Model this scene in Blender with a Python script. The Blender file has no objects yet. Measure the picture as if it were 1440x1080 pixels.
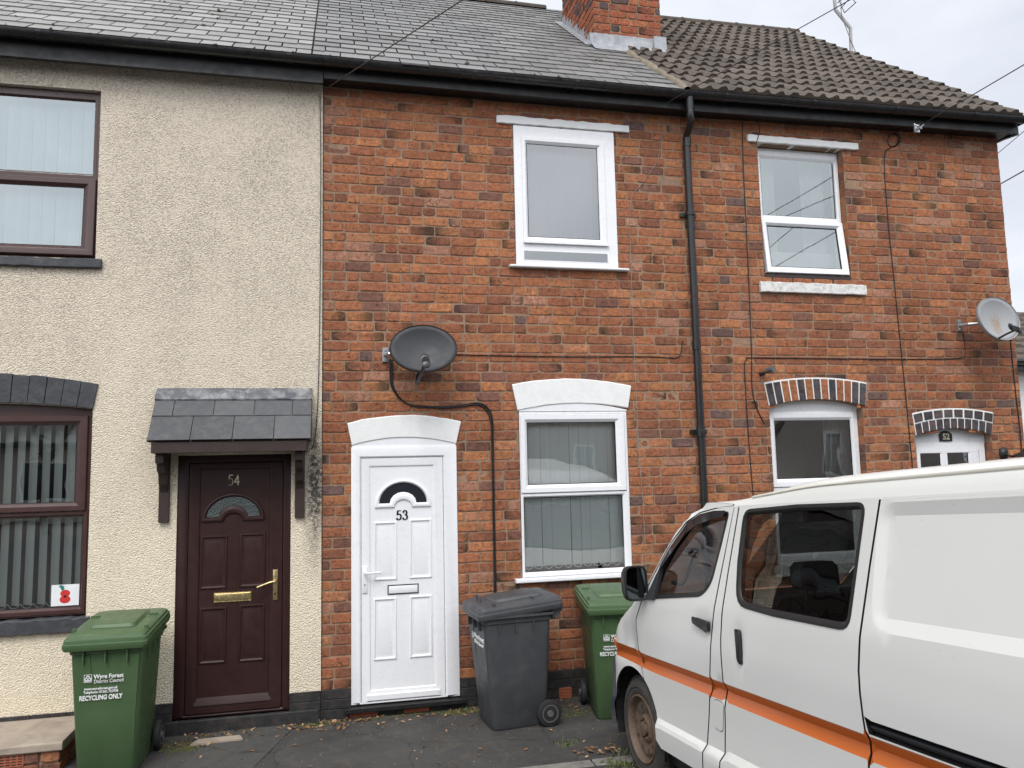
import bpy, math, random
from mathutils import Vector, Matrix
from mathutils.geometry import delaunay_2d_cdt
random.seed(7)
R=math.radians
sc=bpy.context.scene
col=sc.collection
PI=math.pi

# ------------------------------------------------------------------ camera
F=1082.0
CAM=Vector((0.10923,-6.55082,1.98643))
def _axes(y,p,r):
    f=Vector((math.sin(y)*math.cos(p),math.cos(y)*math.cos(p),math.sin(p)))
    rt=Vector((math.cos(y),-math.sin(y),0)); up=rt.cross(f)
    return rt*math.cos(r)+up*math.sin(r), -(-rt*math.sin(r)+up*math.cos(r)), f
RT,DN,FW=_axes(R(12.957),R(5.985),R(-1.285))
def ray(px,py): return RT*((px-720)/F)+DN*((py-540)/F)+FW
def at(px,py,Y=0.0):
    d=ray(px,py); return CAM+d*((Y-CAM.y)/d.y)
cam=bpy.data.cameras.new('camera'); co=bpy.data.objects.new('camera',cam); col.objects.link(co)
cam.sensor_width=36; cam.lens=F/1440*36; cam.clip_start=.05; cam.clip_end=2000
M=Matrix((RT,-DN,-FW)).transposed().to_4x4(); M.translation=CAM
co.matrix_world=M; sc.camera=co

# ------------------------------------------------------------------ materials
MATS={}
class NT:
    def __init__(s,name):
        s.m=bpy.data.materials.new(name); s.m.use_nodes=True
        s.t=s.m.node_tree; s.b=s.t.nodes['Principled BSDF']; s.o=s.t.nodes['Material Output']
    def n(s,t,**k):
        x=s.t.nodes.new(t)
        for a,v in k.items():
            if a in x.inputs: x.inputs[a].default_value=v
            else: setattr(x,a,v)
        return x
    def l(s,a,b): s.t.links.new(a,b)
    def coord(s): return s.n('ShaderNodeTexCoord').outputs['Object']
    def noise(s,scale,detail=4,rough=.6,vec=None,dist=0):
        x=s.n('ShaderNodeTexNoise'); x.inputs['Scale'].default_value=scale; x.inputs['Detail'].default_value=detail
        x.inputs['Roughness'].default_value=rough; x.inputs['Distortion'].default_value=dist
        s.l(vec if vec else s.coord(),x.inputs['Vector']); return x.outputs['Fac']
    def ramp(s,fac,stops):
        x=s.n('ShaderNodeValToRGB'); e=x.color_ramp.elements
        while len(e)<len(stops): e.new(.5)
        for i,(p,c) in enumerate(stops):
            e[i].position=p; e[i].color=(c,c,c,1) if isinstance(c,(int,float)) else (*c,1)
        s.l(fac,x.inputs['Fac']); return x.outputs['Color']
    def mix(s,fac,a,b,mode='MIX'):
        x=s.n('ShaderNodeMix',data_type='RGBA',blend_type=mode)
        for i,v in ((0,fac),(6,a),(7,b)):
            if hasattr(v,'is_output') or isinstance(v,bpy.types.NodeSocket): s.l(v,x.inputs[i])
            elif i==0: x.inputs[0].default_value=v
            else: x.inputs[i].default_value=(*v,1) if isinstance(v,(tuple,list)) else (v,v,v,1)
        return x.outputs[2]
    def math(s,op,a,b=0.0):
        x=s.n('ShaderNodeMath',operation=op)
        for i,v in ((0,a),(1,b)):
            if isinstance(v,bpy.types.NodeSocket): s.l(v,x.inputs[i])
            else: x.inputs[i].default_value=v
        return x.outputs[0]
    def bump(s,h,strength=.3,dist=.01):
        x=s.n('ShaderNodeBump'); x.inputs['Strength'].default_value=strength; x.inputs['Distance'].default_value=dist
        s.l(h,x.inputs['Height']); s.l(x.outputs['Normal'],s.b.inputs['Normal'])
    def base(s,c): 
        if isinstance(c,bpy.types.NodeSocket): s.l(c,s.b.inputs['Base Color'])
        else: s.b.inputs['Base Color'].default_value=(*c,1)
    def sepz(s):
        x=s.n('ShaderNodeSeparateXYZ'); s.l(s.coord(),x.inputs[0]); return x.outputs

def plain(name,c,rough=.5,metal=0,var=.12,scale=18,bump=0,bscale=120,coat=0,spec=None,dirt=None):
    n=NT(name); f=n.noise(scale,5,.65)
    lo=tuple(max(0,v*(1-var)) for v in c); hi=tuple(min(1,v*(1+var)) for v in c)
    colr=n.mix(f,lo,hi)
    if dirt:
        d=n.ramp(n.noise(dirt[1],6,.7,dist=.4),[(.45,0.0),(.72,1.0)])
        colr=n.mix(n.math('MULTIPLY',d,dirt[2]),colr,dirt[0])
    n.base(colr)
    n.l(n.ramp(n.noise(scale*2.3,4),[(.3,max(0,rough-.1)),(.7,min(1,rough+.1))]),n.b.inputs['Roughness'])
    n.b.inputs['Metallic'].default_value=metal
    if coat: n.b.inputs['Coat Weight'].default_value=coat; n.b.inputs['Coat Roughness'].default_value=.08
    if spec is not None: n.b.inputs['Specular IOR Level'].default_value=spec
    if bump: n.bump(n.noise(bscale,4,.6),bump,.004)
    MATS[name]=n.m; return n.m

def brickmat(name):
    n=NT(name); a=n.n('ShaderNodeAttribute',attribute_name='tint').outputs['Color']
    f=n.noise(26,6,.75)
    c=n.mix(1.0,a,n.ramp(f,[(.28,.42),(.48,.98),(.72,1.5)]),'MULTIPLY')
    hue=n.noise(11,4,.6); c=n.mix(n.ramp(hue,[(.42,0.0),(.72,.4)]),c,(.19,.085,.06))
    sp=n.ramp(n.noise(42,4,.75,dist=1.2),[(.585,0.0),(.665,1.0)])
    c=n.mix(n.math('MULTIPLY',sp,.82),c,(.045,.028,.024))
    sp2=n.ramp(n.noise(33,4,.7,dist=.6),[(.60,0.0),(.74,1.0)])
    c=n.mix(n.math('MULTIPLY',sp2,.5),c,(.46,.19,.095))
    smear=n.ramp(n.noise(6,8,.8,dist=.8),[(.52,0.0),(.70,1.0)])
    c=n.mix(n.math('MULTIPLY',smear,.42),c,(.33,.2,.135))
    st=n.ramp(n.noise(1.3,4,.6),[(.3,.78),(.7,1.1)])
    c=n.mix(1.0,c,st,'MULTIPLY')
    n.base(c); n.b.inputs['Roughness'].default_value=.92; n.b.inputs['Specular IOR Level'].default_value=.25
    n.bump(n.math('SUBTRACT',n.noise(50,6,.75),n.math('MULTIPLY',sp,.5)),.9,.009); MATS[name]=n.m; return n.m
brickmat('brick')
def mortar():
    n=NT('mortar'); c=n.mix(n.noise(30,5,.7),(.18,.108,.07),(.40,.275,.18)); 
    c=n.mix(n.ramp(n.noise(3,5,.7),[(.45,0.0),(.65,.6)]),c,(.13,.09,.07)); n.base(c); n.b.inputs['Roughness'].default_value=.95
    n.bump(n.noise(150,4,.7),.5,.004); MATS['mortar']=n.m
mortar()
def render_mat():
    n=NT('pebbledash'); xyz=n.sepz()
    v=n.n('ShaderNodeTexVoronoi'); v.inputs['Scale'].default_value=88; n.l(n.coord(),v.inputs['Vector'])
    v2=n.noise(95,3,.6)
    h=n.math('ADD',n.math('MULTIPLY',v.outputs['Distance'],-1.0),n.math('MULTIPLY',v2,.9))
    zz=n.math('ADD',xyz[2],n.math('MULTIPLY',n.math('SUBTRACT',n.noise(1.6,5,.65),.5),1.5))
    up=n.ramp(n.math('DIVIDE',zz,5.4),[(.28,0.0),(.5,.7),(1.0,1.0)])
    c=n.mix(up,(.80,.71,.55),(.68,.60,.49))
    grime=n.ramp(n.math('ADD',n.noise(80,4,.7),n.math('MULTIPLY',n.noise(1.5,5,.7),.32)),[(.60,0.0),(.86,1.0)])
    c=n.mix(n.math('MULTIPLY',grime,n.ramp(n.math('DIVIDE',zz,5.4),[(.3,.35),(.75,.75)])),c,(.17,.15,.125))
    # black algae streak below the end of the porch (a stain on the wall)
    sx=n.math('SUBTRACT',1.0,n.math('MULTIPLY',n.math('ABSOLUTE',n.math('ADD',xyz[0],-1.945)),8.5))
    sz=n.math('SUBTRACT',1.0,n.math('ABSOLUTE',n.math('MULTIPLY',n.math('SUBTRACT',xyz[2],1.85),1.35)))
    s=n.math('MULTIPLY',n.math('MAXIMUM',sx,0.0),n.math('MAXIMUM',sz,0.0))
    s=n.math('MULTIPLY',s,n.ramp(n.noise(35,4,.7),[(.3,.3),(.6,1.6)]))
    c=n.mix(n.math('MINIMUM',s,.93),c,(.03,.03,.03))
    n.base(c); n.b.inputs['Roughness'].default_value=.95; n.b.inputs['Specular IOR Level'].default_value=.2
    n.bump(h,.7,.011); MATS['pebbledash']=n.m
render_mat()
def slate_mat(name,lo,hi,rough,patch):
    n=NT(name); a=n.n('ShaderNodeAttribute',attribute_name='tint').outputs['Color']
    c=n.mix(a,lo,hi); c=n.mix(n.math('MULTIPLY',n.ramp(n.noise(14,6,.7),[(.45,0.0),(.75,1.0)]),.5),c,patch)
    c=n.mix(n.math('MULTIPLY',n.ramp(n.noise(40,3,.7),[(.66,0.0),(.74,1.0)]),.6),c,(.03,.03,.025))
    n.base(c); n.b.inputs['Roughness'].default_value=rough; n.bump(n.noise(45,5,.7),.35,.006); MATS[name]=n.m
slate_mat('slate_dark',(.114,.112,.108),(.19,.187,.18),.52,(.22,.215,.205))
slate_mat('slate_pale',(.175,.17,.16),(.285,.276,.262),.52,(.33,.32,.30))
slate_mat('porch_slate',(.035,.038,.043),(.075,.079,.086),.42,(.13,.125,.12))
slate_mat('concrete_tile',(.055,.043,.034),(.108,.086,.068),.9,(.165,.135,.105))
def asphalt(name,lo,hi,moss):
    n=NT(name); c=n.mix(n.noise(160,3,.7),lo,hi)
    c=n.mix(n.ramp(n.noise(1.7,6,.7,dist=.5),[(.4,0.0),(.7,.7)]),c,tuple(v*.5 for v in lo))
    c=n.mix(n.ramp(n.noise(4.5,7,.75,dist=1.0),[(.52,0.0),(.66,.55)]),c,(.095,.08,.06))
    cv=n.n('ShaderNodeTexVoronoi',feature='DISTANCE_TO_EDGE'); cv.inputs['Scale'].default_value=1.1; cm=n.n('ShaderNodeMix',data_type='VECTOR'); cm.inputs[0].default_value=.16; n.l(n.coord(),cm.inputs[4]); nz_=n.n('ShaderNodeTexNoise'); nz_.inputs['Scale'].default_value=5; nz_.inputs['Detail'].default_value=5; n.l(n.coord(),nz_.inputs['Vector']); n.l(nz_.outputs['Color'],cm.inputs[5]); n.l(cm.outputs[1],cv.inputs['Vector'])
    c=n.mix(n.ramp(cv.outputs['Distance'],[(.003,.5),(.010,0.0)]),c,(.012,.011,.01))
    c=n.mix(n.ramp(n.noise(90,2,.5),[(.70,0.0),(.76,.6)]),c,(.2,.19,.175))
    if moss:
        y=n.sepz()[1]; m=n.ramp(n.math('ADD',n.math('MULTIPLY',y,1.6),n.math('MULTIPLY',n.noise(9,6,.75),1.1)),[(.3,0.0),(.62,.75)])
        c=n.mix(n.math('MULTIPLY',m,n.ramp(n.noise(30,4,.7),[(.35,.1),(.65,1.0)])),c,(.075,.06,.028))
    n.base(c); n.b.inputs['Roughness'].default_value=.88; n.bump(n.noise(130,4,.75),.7,.008); MATS[name]=n.m
asphalt('asphalt_pavement',(.036,.034,.032),(.078,.074,.07),True)
asphalt('asphalt_road',(.04,.039,.038),(.075,.073,.07),False)
asphalt('patch_tar',(.045,.045,.044),(.095,.094,.09),True)
plain('ground_soil',(.06,.055,.045),.95,var=.3,scale=3)
plain('kerb_stone',(.2,.19,.175),.9,var=.35,scale=20,bump=.5,dirt=((.07,.065,.05),6,.7))
plain('white_upvc',(.79,.80,.82),.3,var=.012,scale=6,coat=.15,dirt=((.6,.58,.54),2.5,.06))
plain('white_paint',(.78,.79,.78),.55,var=.05,scale=14,bump=.5,bscale=70,dirt=((.42,.38,.34),11,.16))
plain('old_white_paint',(.72,.72,.70),.65,var=.1,scale=20,bump=.7,bscale=60,dirt=((.2,.17,.15),22,.65))
plain('brown_upvc',(.052,.022,.019),.38,var=.25,scale=9,coat=.1)
plain('brown_door',(.030,.0115,.0098),.45,var=.3,scale=5,bump=.12,bscale=40,spec=.35)
plain('brown_timber',(.034,.02,.017),.5,var=.3,scale=8,bump=.3,bscale=60)
plain('black_plastic',(.014,.014,.015),.32,var=.25,scale=10,dirt=((.035,.035,.034),7,.4))
plain('black_board',(.0065,.0065,.007),.5,var=.4,scale=6,bump=.2,bscale=50,dirt=((.03,.03,.03),9,.35))
plain('cable_black',(.012,.012,.012),.5)
plain('cable_grey',(.26,.24,.22),.6)
plain('sill_slate_paint',(.036,.039,.045),.6,var=.3,scale=14,bump=.9,bscale=35,dirt=((.12,.12,.12),12,.4))
plain('plinth_black',(.018,.018,.019),.6,var=.4,scale=15,bump=.9,bscale=45,dirt=((.13,.1,.08),9,.35))
plain('terracotta',(.33,.1,.05),.85,var=.25,scale=30,bump=.4)
plain('lead',(.25,.265,.285),.5,var=.3,scale=12,bump=.4,bscale=30,dirt=((.5,.5,.5),14,.5))
plain('mortar_fillet',(.2,.165,.125),.95,var=.4,scale=25,bump=1,bscale=40,dirt=((.08,.075,.04),10,.7))
plain('stone_slab',(.36,.30,.24),.85,var=.25,scale=5,bump=.35,bscale=60,dirt=((.17,.14,.11),4,.7))
plain('bin_green',(.058,.108,.044),.42,var=.1,scale=5,bump=.12,bscale=300,dirt=((.09,.125,.07),5,.3))
plain('bin_charcoal',(.05,.053,.058),.5,var=.12,scale=5,bump=.15,bscale=300,dirt=((.115,.115,.115),6,.35))
plain('rubber',(.016,.016,.017),.7,var=.3,scale=30,bump=.2)
plain('tyre_rubber',(.035,.033,.03),.85,var=.3,scale=24,bump=.3,dirt=((.11,.095,.075),14,.55))
plain('hub_grey',(.1,.1,.105),.5,var=.2)
plain('rust_steel',(.14,.1,.072),.75,metal=.2,var=.45,scale=18,bump=.3,dirt=((.1,.045,.02),16,.8))
plain('galvanised',(.42,.44,.46),.4,metal=.7,var=.2,scale=30)
plain('dish_charcoal',(.035,.037,.041),.6,var=.12,scale=5)
plain('brass',(.62,.5,.25),.28,metal=.9,var=.1)
plain('white_print',(.72,.73,.72),.5,var=.03)
plain('number_black',(.012,.012,.012),.4)
plain('gold_digit',(.6,.55,.42),.35,metal=.6)
plain('blind_pale',(.45,.55,.55),.8,var=.04,scale=4)
plain('blind_slate',(.34,.36,.39),.8,var=.05,scale=4)
plain('blind_grey',(.78,.82,.81),.8,var=.06,scale=4)
plain('room_pale',(.5,.48,.44),.9,var=.1)
plain('blind_sage',(.62,.68,.64),.8,var=.08,scale=4)
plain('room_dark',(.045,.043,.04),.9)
plain('curtain_pale',(.5,.49,.45),.9,var=.1)
plain('leaf_brown',(.19,.095,.04),.8,var=.6,scale=9)
plain('leaf_pale',(.36,.22,.12),.8,var=.4,scale=9)
plain('moss',(.075,.085,.022),.95,var=.5,scale=40)
plain('weed',(.07,.1,.03),.7,var=.4,scale=20)
plain('stone_chip',(.16,.145,.13),.9,var=.4)
plain('poppy_red',(.55,.03,.025),.5); plain('poppy_leaf',(.02,.16,.14),.5); plain('card_white',(.75,.77,.78),.4)
plain('van_rubber_gap_shade',(.012,.012,.013),.45,var=.2)  # rubber parts, and the shade painted on panel edges and in shut lines
plain('van_trim',(.033,.035,.04),.6,var=.2,bump=.2)
plain('van_lining',(.17,.17,.165),.8,var=.15)
plain('seat_grey',(.1,.105,.115),.85,var=.2,scale=40)
plain('lens_orange',(.5,.13,.03),.2,coat=.6)
plain('opposite_render',(.55,.51,.45),.9,var=.1,scale=4)
plain('opposite_brick',(.17,.075,.05),.9,var=.3,scale=12)
plain('opposite_roof',(.07,.068,.066),.8,var=.3)
plain('bark',(.09,.075,.06),.95,var=.4); plain('foliage',(.045,.065,.02),.8,var=.5,scale=6)
plain('dark_glass',(.02,.024,.028),.06)
plain('blue_brick',(.05,.054,.064),.5,var=.3,scale=14,bump=.5,bscale=60)
def van_paint(name,c):
    n=NT(name); f=n.noise(1.4,4,.6); k=n.mix(f,tuple(v*.95 for v in c),tuple(min(.88,v*1.02) for v in c))
    z=n.sepz()[2]
    d=n.ramp(n.math('ADD',n.math('MULTIPLY',z,-1.1),n.math('MULTIPLY',n.noise(5,6,.7,dist=.6),.9)),[(-.0,0.0),(.25,.0),(.6,.4)])
    k=n.mix(d,k,(.3,.27,.23))
    sp=n.ramp(n.noise(70,2,.5),[(.755,0.0),(.79,.6)]); k=n.mix(sp,k,(.22,.17,.12))
    n.base(k); n.b.inputs['Roughness'].default_value=.32; n.b.inputs['Coat Weight'].default_value=.35; n.b.inputs['Coat Roughness'].default_value=.12
    n.bump(n.noise(3,2,.5),.05,.01); MATS[name]=n.m
van_paint('van_white',(.73,.735,.70)); van_paint('van_orange',(.52,.118,.017))
def dish_rust():
    n=NT('dish_grey'); c=n.mix(n.noise(4,4),(.30,.31,.32),(.38,.39,.40)); 
    g=n.n('ShaderNodeTexGradient',gradient_type='SPHERICAL'); mp=n.n('ShaderNodeMapping'); mp.inputs['Scale'].default_value=(11,1,7.5); mp.inputs['Location'].default_value=(-.1,0,.25)
    n.l(n.coord(),mp.inputs['Vector']); n.l(mp.outputs[0],g.inputs[0])
    s=n.math('MULTIPLY',g.outputs['Fac'],n.ramp(n.noise(22,4,.7),[(.35,.2),(.6,1.4)])); c=n.mix(n.math('MINIMUM',s,.6),c,(.3,.18,.07))
    n.base(c); n.b.inputs['Roughness'].default_value=.45; MATS['dish_grey']=n.m; return mp
RUSTMAP=dish_rust()
def glass(name,tint,refl,rough=0.0,wob=.0,fm=1.7):
    n=NT(name); t=n.t; t.nodes.remove(n.b)
    tr=n.n('ShaderNodeBsdfTransparent'); tr.inputs[0].default_value=(*tint,1)
    gl=n.n('ShaderNodeBsdfGlossy'); gl.inputs['Roughness'].default_value=rough; gl.inputs[0].default_value=(.93,1,.985,1) if 'upper' in name else (1,1,1,1)
    fr=n.n('ShaderNodeFresnel'); fr.inputs[0].default_value=1.5
    fac=n.math('MINIMUM',n.math('ADD',n.math('MULTIPLY',fr.outputs[0],fm),refl),1.0)
    b=n.n('ShaderNodeBump'); b.inputs['Strength'].default_value=wob; b.inputs['Distance'].default_value=.02
    n.l(n.noise(2.2,2,.4),b.inputs['Height']); n.l(b.outputs[0],gl.inputs['Normal'])
    m=n.n('ShaderNodeMixShader'); n.l(fac,m.inputs[0]); n.l(tr.outputs[0],m.inputs[1]); n.l(gl.outputs[0],m.inputs[2]); n.l(m.outputs[0],n.o.inputs[0])
    MATS[name]=n.m
glass('window_glass',(.94,.965,.955),.11,0,.10)
glass('upper_glass',(.82,.87,.9),.22,0,.05)
glass('casement_glass',(.86,.89,.92),.15,0,.05)
glass('van_glass',(.46,.49,.48),.02,0,.3,1.3)
glass('cab_glass',(.86,.88,.87),.0,0,.2,.8)

# ------------------------------------------------------------------ mesh builder
ORG={}
class MB:
    def __init__(s): s.v=[]; s.f=[]; s.m=[]; s.c=[]; s.anycol=False
    def add(s,vs,fs,mi=0,c=None):
        o=len(s.v); s.v+= [tuple(v) for v in vs]
        for f in fs:
            s.f.append([i+o for i in f]); s.m.append(mi)
            if c is not None and isinstance(c,list): s.c.append([c[i] for i in f]); s.anycol=True
            else: s.c.append([c]*len(f)); s.anycol = s.anycol or c is not None
        return s
    def box(s,x0,x1,y0,y1,z0,z1,mi=0,c=None):
        vs=[(x0,y0,z0),(x1,y0,z0),(x1,y1,z0),(x0,y1,z0),(x0,y0,z1),(x1,y0,z1),(x1,y1,z1),(x0,y1,z1)]
        return s.add(vs,[(0,3,2,1),(4,5,6,7),(0,1,5,4),(1,2,6,5),(2,3,7,6),(3,0,4,7)],mi,c)
    def loft(s,rings,capa=False,capb=False,closed=True,mi=0,c=None):
        n=len(rings[0]); vs=[p for r in rings for p in r]; fs=[]
        for k in range(len(rings)-1):
            for i in range(n if closed else n-1):
                j=(i+1)%n; fs.append((k*n+i,k*n+j,(k+1)*n+j,(k+1)*n+i))
        if capa: fs.append(tuple(reversed(range(n))))
        if capb: fs.append(tuple(range((len(rings)-1)*n,len(rings)*n)))
        return s.add(vs,fs,mi,c)
    def tube(s,path,r,n=6,mi=0,caps=True,r2=None):
        P=[Vector(p) for p in path]; rings=[]; up=None
        for i,p in enumerate(P):
            t=((P[min(i+1,len(P)-1)]-P[max(i-1,0)])).normalized()
            if up is None: up=Vector((0,0,1)) if abs(t.z)<.9 else Vector((1,0,0))
            a=t.cross(up).normalized(); up=a.cross(t).normalized()
            rr=r if r2 is None else r+(r2-r)*i/(len(P)-1)
            rings.append([p+a*math.cos(k*2*PI/n)*rr+up*math.sin(k*2*PI/n)*rr for k in range(n)])
        return s.loft(rings,caps,caps,True,mi)
    def prism(s,poly,y0,y1,mi=0,c=None):     # (x,z) polygon CCW seen from -Y, from y0 (front) to y1
        return s.loft([[(x,y1,z) for x,z in poly],[(x,y0,z) for x,z in poly]],True,True,True,mi,c)
    def ring(s,poly,prof,y0,fill=False,mi=0):  # loft along inset profile; poly (x,z) CCW seen from the front
        rs=[[(x,y0-h,z) for x,z in inset(poly,i)] for i,h in prof]
        return s.loft(rs,False,fill,True,mi)
    def build(s,name,mats,parent=None,smooth=None,bevel=0,solid=0):
        me=bpy.data.meshes.new(name); org=ORG.get(parent,Vector((0,0,0)))
        me.from_pydata([Vector(v)-org for v in s.v],[],s.f); 
        for m in (mats if isinstance(mats,(list,tuple)) else [mats]): me.materials.append(MATS[m])
        for p,mi in zip(me.polygons,s.m): p.material_index=mi
        if s.anycol:
            a=me.color_attributes.new('tint','FLOAT_COLOR','CORNER'); k=0
            for cs in s.c:
                for cc in cs:
                    cc=cc or (.5,.5,.5); a.data[k].color=(*cc,1); k+=1
        me.validate(); me.update()
        if smooth:
            me.shade_smooth(); me.set_sharp_from_angle(angle=R(smooth))
        ob=bpy.data.objects.new(name,me); col.objects.link(ob)
        if parent: ob.parent=parent; ORG[ob]=org
        else: ORG[ob]=Vector((0,0,0))
        if solid: x=ob.modifiers.new('s','SOLIDIFY'); x.thickness=solid; x.offset=-1
        if bevel: x=ob.modifiers.new('b','BEVEL'); x.width=bevel; x.segments=2; x.limit_method='ANGLE'; x.angle_limit=R(40)
        return ob
def inset(poly,d):
    n=len(poly); out=[]
    for i in range(n):
        a=Vector(poly[i-1]); b=Vector(poly[i]); c=Vector(poly[(i+1)%n])
        e1=(b-a).normalized(); e2=(c-b).normalized(); n1=Vector((-e1.y,e1.x)); n2=Vector((-e2.y,e2.x))
        k=1+n1.dot(n2); m=(n1+n2)/max(k,.25); out.append((b.x+m.x*d,b.y+m.y*d))
    return out
def rect(x0,x1,z0,z1): return [(x0,z0),(x1,z0),(x1,z1),(x0,z1)]
def thing(name,label,cat,loc=(0,0,0),group=None,mat=None):
    o=bpy.data.objects.new(name,None); col.objects.link(o); o.empty_display_size=.1
    if mat is not None: o.matrix_world=mat; ORG[o]=Vector((0,0,0))
    else: o.location=loc; ORG[o]=Vector(loc)
    o['label']=label; o['category']=cat
    if group: o['group']=group
    return o
def tag(o,label,cat,group=None):
    o['label']=label; o['category']=cat
    if group: o['group']=group
    return o
def kind(o,k): o['kind']=k; return o
def inpoly(p,poly):
    x,y=p; r=False; j=len(poly)-1
    for i in range(len(poly)):
        xi,yi=poly[i]; xj,yj=poly[j]
        if (yi>y)!=(yj>y) and x<(xj-xi)*(y-yi)/(yj-yi)+xi: r=not r
        j=i
    return r
def segd(p,a,b):
    p=Vector(p);a=Vector(a);b=Vector(b); ab=b-a; t=max(0,min(1,(p-a).dot(ab)/max(ab.length_squared,1e-12))); return (p-a-ab*t).length
def dens(poly,step,closed=True):
    out=[]; n=len(poly)
    for i in range(n if closed else n-1):
        a=Vector(poly[i]); b=Vector(poly[(i+1)%n]); k=max(1,int(math.ceil((b-a).length/step)))
        for q in range(k): out.append(tuple(a+(b-a)*q/k))
    if not closed: out.append(tuple(poly[-1]))
    return out
def cdt(outer,holes=(),step=.06,lines=()):
    polys=[dens(outer,step)]+[dens(h,step) for h in holes]; V=[];E=[]
    for p in polys:
        o=len(V); V+=p; E+=[(o+i,o+(i+1)%len(p)) for i in range(len(p))]
    for ln in lines:
        ln=[q for q in dens(ln,step,False) if inpoly(q,polys[0])]
        o=len(V); V+=ln; E+=[(o+i,o+i+1) for i in range(len(ln)-1)]
    segs=[(V[a],V[b]) for a,b in E]
    xs=[p[0] for p in polys[0]]; zs=[p[1] for p in polys[0]]
    x=min(xs)+step*.5
    while x<max(xs):
        z=min(zs)+step*.5
        while z<max(zs):
            q=(x,z)
            if inpoly(q,polys[0]) and not any(inpoly(q,h) for h in polys[1:]) and all(segd(q,a,b)>step*.4 for a,b in segs if abs(a[0]-x)<step*2 and abs(a[1]-z)<step*2): V.append(q)
            z+=step
        x+=step
    vs,_,fs,_,_,_=delaunay_2d_cdt([Vector(v) for v in V],E,[],0,1e-5)
    vs=[tuple(v) for v in vs]; out=[]
    for f in fs:
        c=(sum(vs[i][0] for i in f)/3,sum(vs[i][1] for i in f)/3)
        if inpoly(c,polys[0]) and not any(inpoly(c,h) for h in polys[1:]):
            a,b,d=(Vector(vs[i]) for i in f)
            if (b-a).cross(d-a)<0: f=tuple(reversed(f))
            out.append(tuple(f))
    return vs,out,polys
def arc(xa,za,xm,zm,xb,zb,n=12):   # circular arc through three points (left, crown, right)
    # solve circle
    ax,ay,bx,by,cx,cy=xa,za,xm,zm,xb,zb
    d=2*(ax*(by-cy)+bx*(cy-ay)+cx*(ay-by))
    ux=((ax*ax+ay*ay)*(by-cy)+(bx*bx+by*by)*(cy-ay)+(cx*cx+cy*cy)*(ay-by))/d
    uy=((ax*ax+ay*ay)*(cx-bx)+(bx*bx+by*by)*(ax-cx)+(cx*cx+cy*cy)*(bx-ax))/d
    r=math.hypot(ax-ux,ay-uy); a0=math.atan2(ay-uy,ax-ux); a1=math.atan2(cy-uy,cx-ux)
    return [(ux+r*math.cos(a0+(a1-a0)*i/n),uy+r*math.sin(a0+(a1-a0)*i/n)) for i in range(n+1)]
def smoothpath(pts,sub=5):
    P=[Vector(p) for p in pts]; out=[]
    for i in range(len(P)-1):
        p0=P[max(i-1,0)];p1=P[i];p2=P[i+1];p3=P[min(i+2,len(P)-1)]
        for k in range(sub):
            t=k/sub; out.append(.5*((2*p1)+(p2-p0)*t+(2*p0-5*p1+4*p2-p3)*t*t+(3*p1-p0-3*p2+p3)*t**3))
    out.append(P[-1]); return out
def textmesh(txt,size,name,mat,parent,mtx,extrude=.001,align='CENTER',bold=0,sx=1.0):
    c=bpy.data.curves.new('t','FONT'); c.body=txt; c.size=size; c.extrude=extrude; c.align_x=align; c.align_y='CENTER'; c.offset=bold; c.resolution_u=3
    o=bpy.data.objects.new('t',c); col.objects.link(o); bpy.context.view_layer.update()
    me=bpy.data.meshes.new_from_object(o.evaluated_get(bpy.context.evaluated_depsgraph_get())); bpy.data.objects.remove(o)
    org=ORG.get(parent,Vector((0,0,0)))
    for v in me.vertices: v.co=mtx@Vector((v.co.x*sx,v.co.y,v.co.z))-org
    me.name=name; me.materials.clear(); me.materials.append(MATS[mat])
    ob=bpy.data.objects.new(name,me); col.objects.link(ob); ob.parent=parent; ORG[ob]=org; return ob
FRONT=Matrix(((1,0,0,0),(0,0,-1,0),(0,1,0,0),(0,0,0,1)))   # text plane -> facing -Y
def front(x,y,z): return Matrix.Translation((x,y,z))@FRONT

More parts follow.
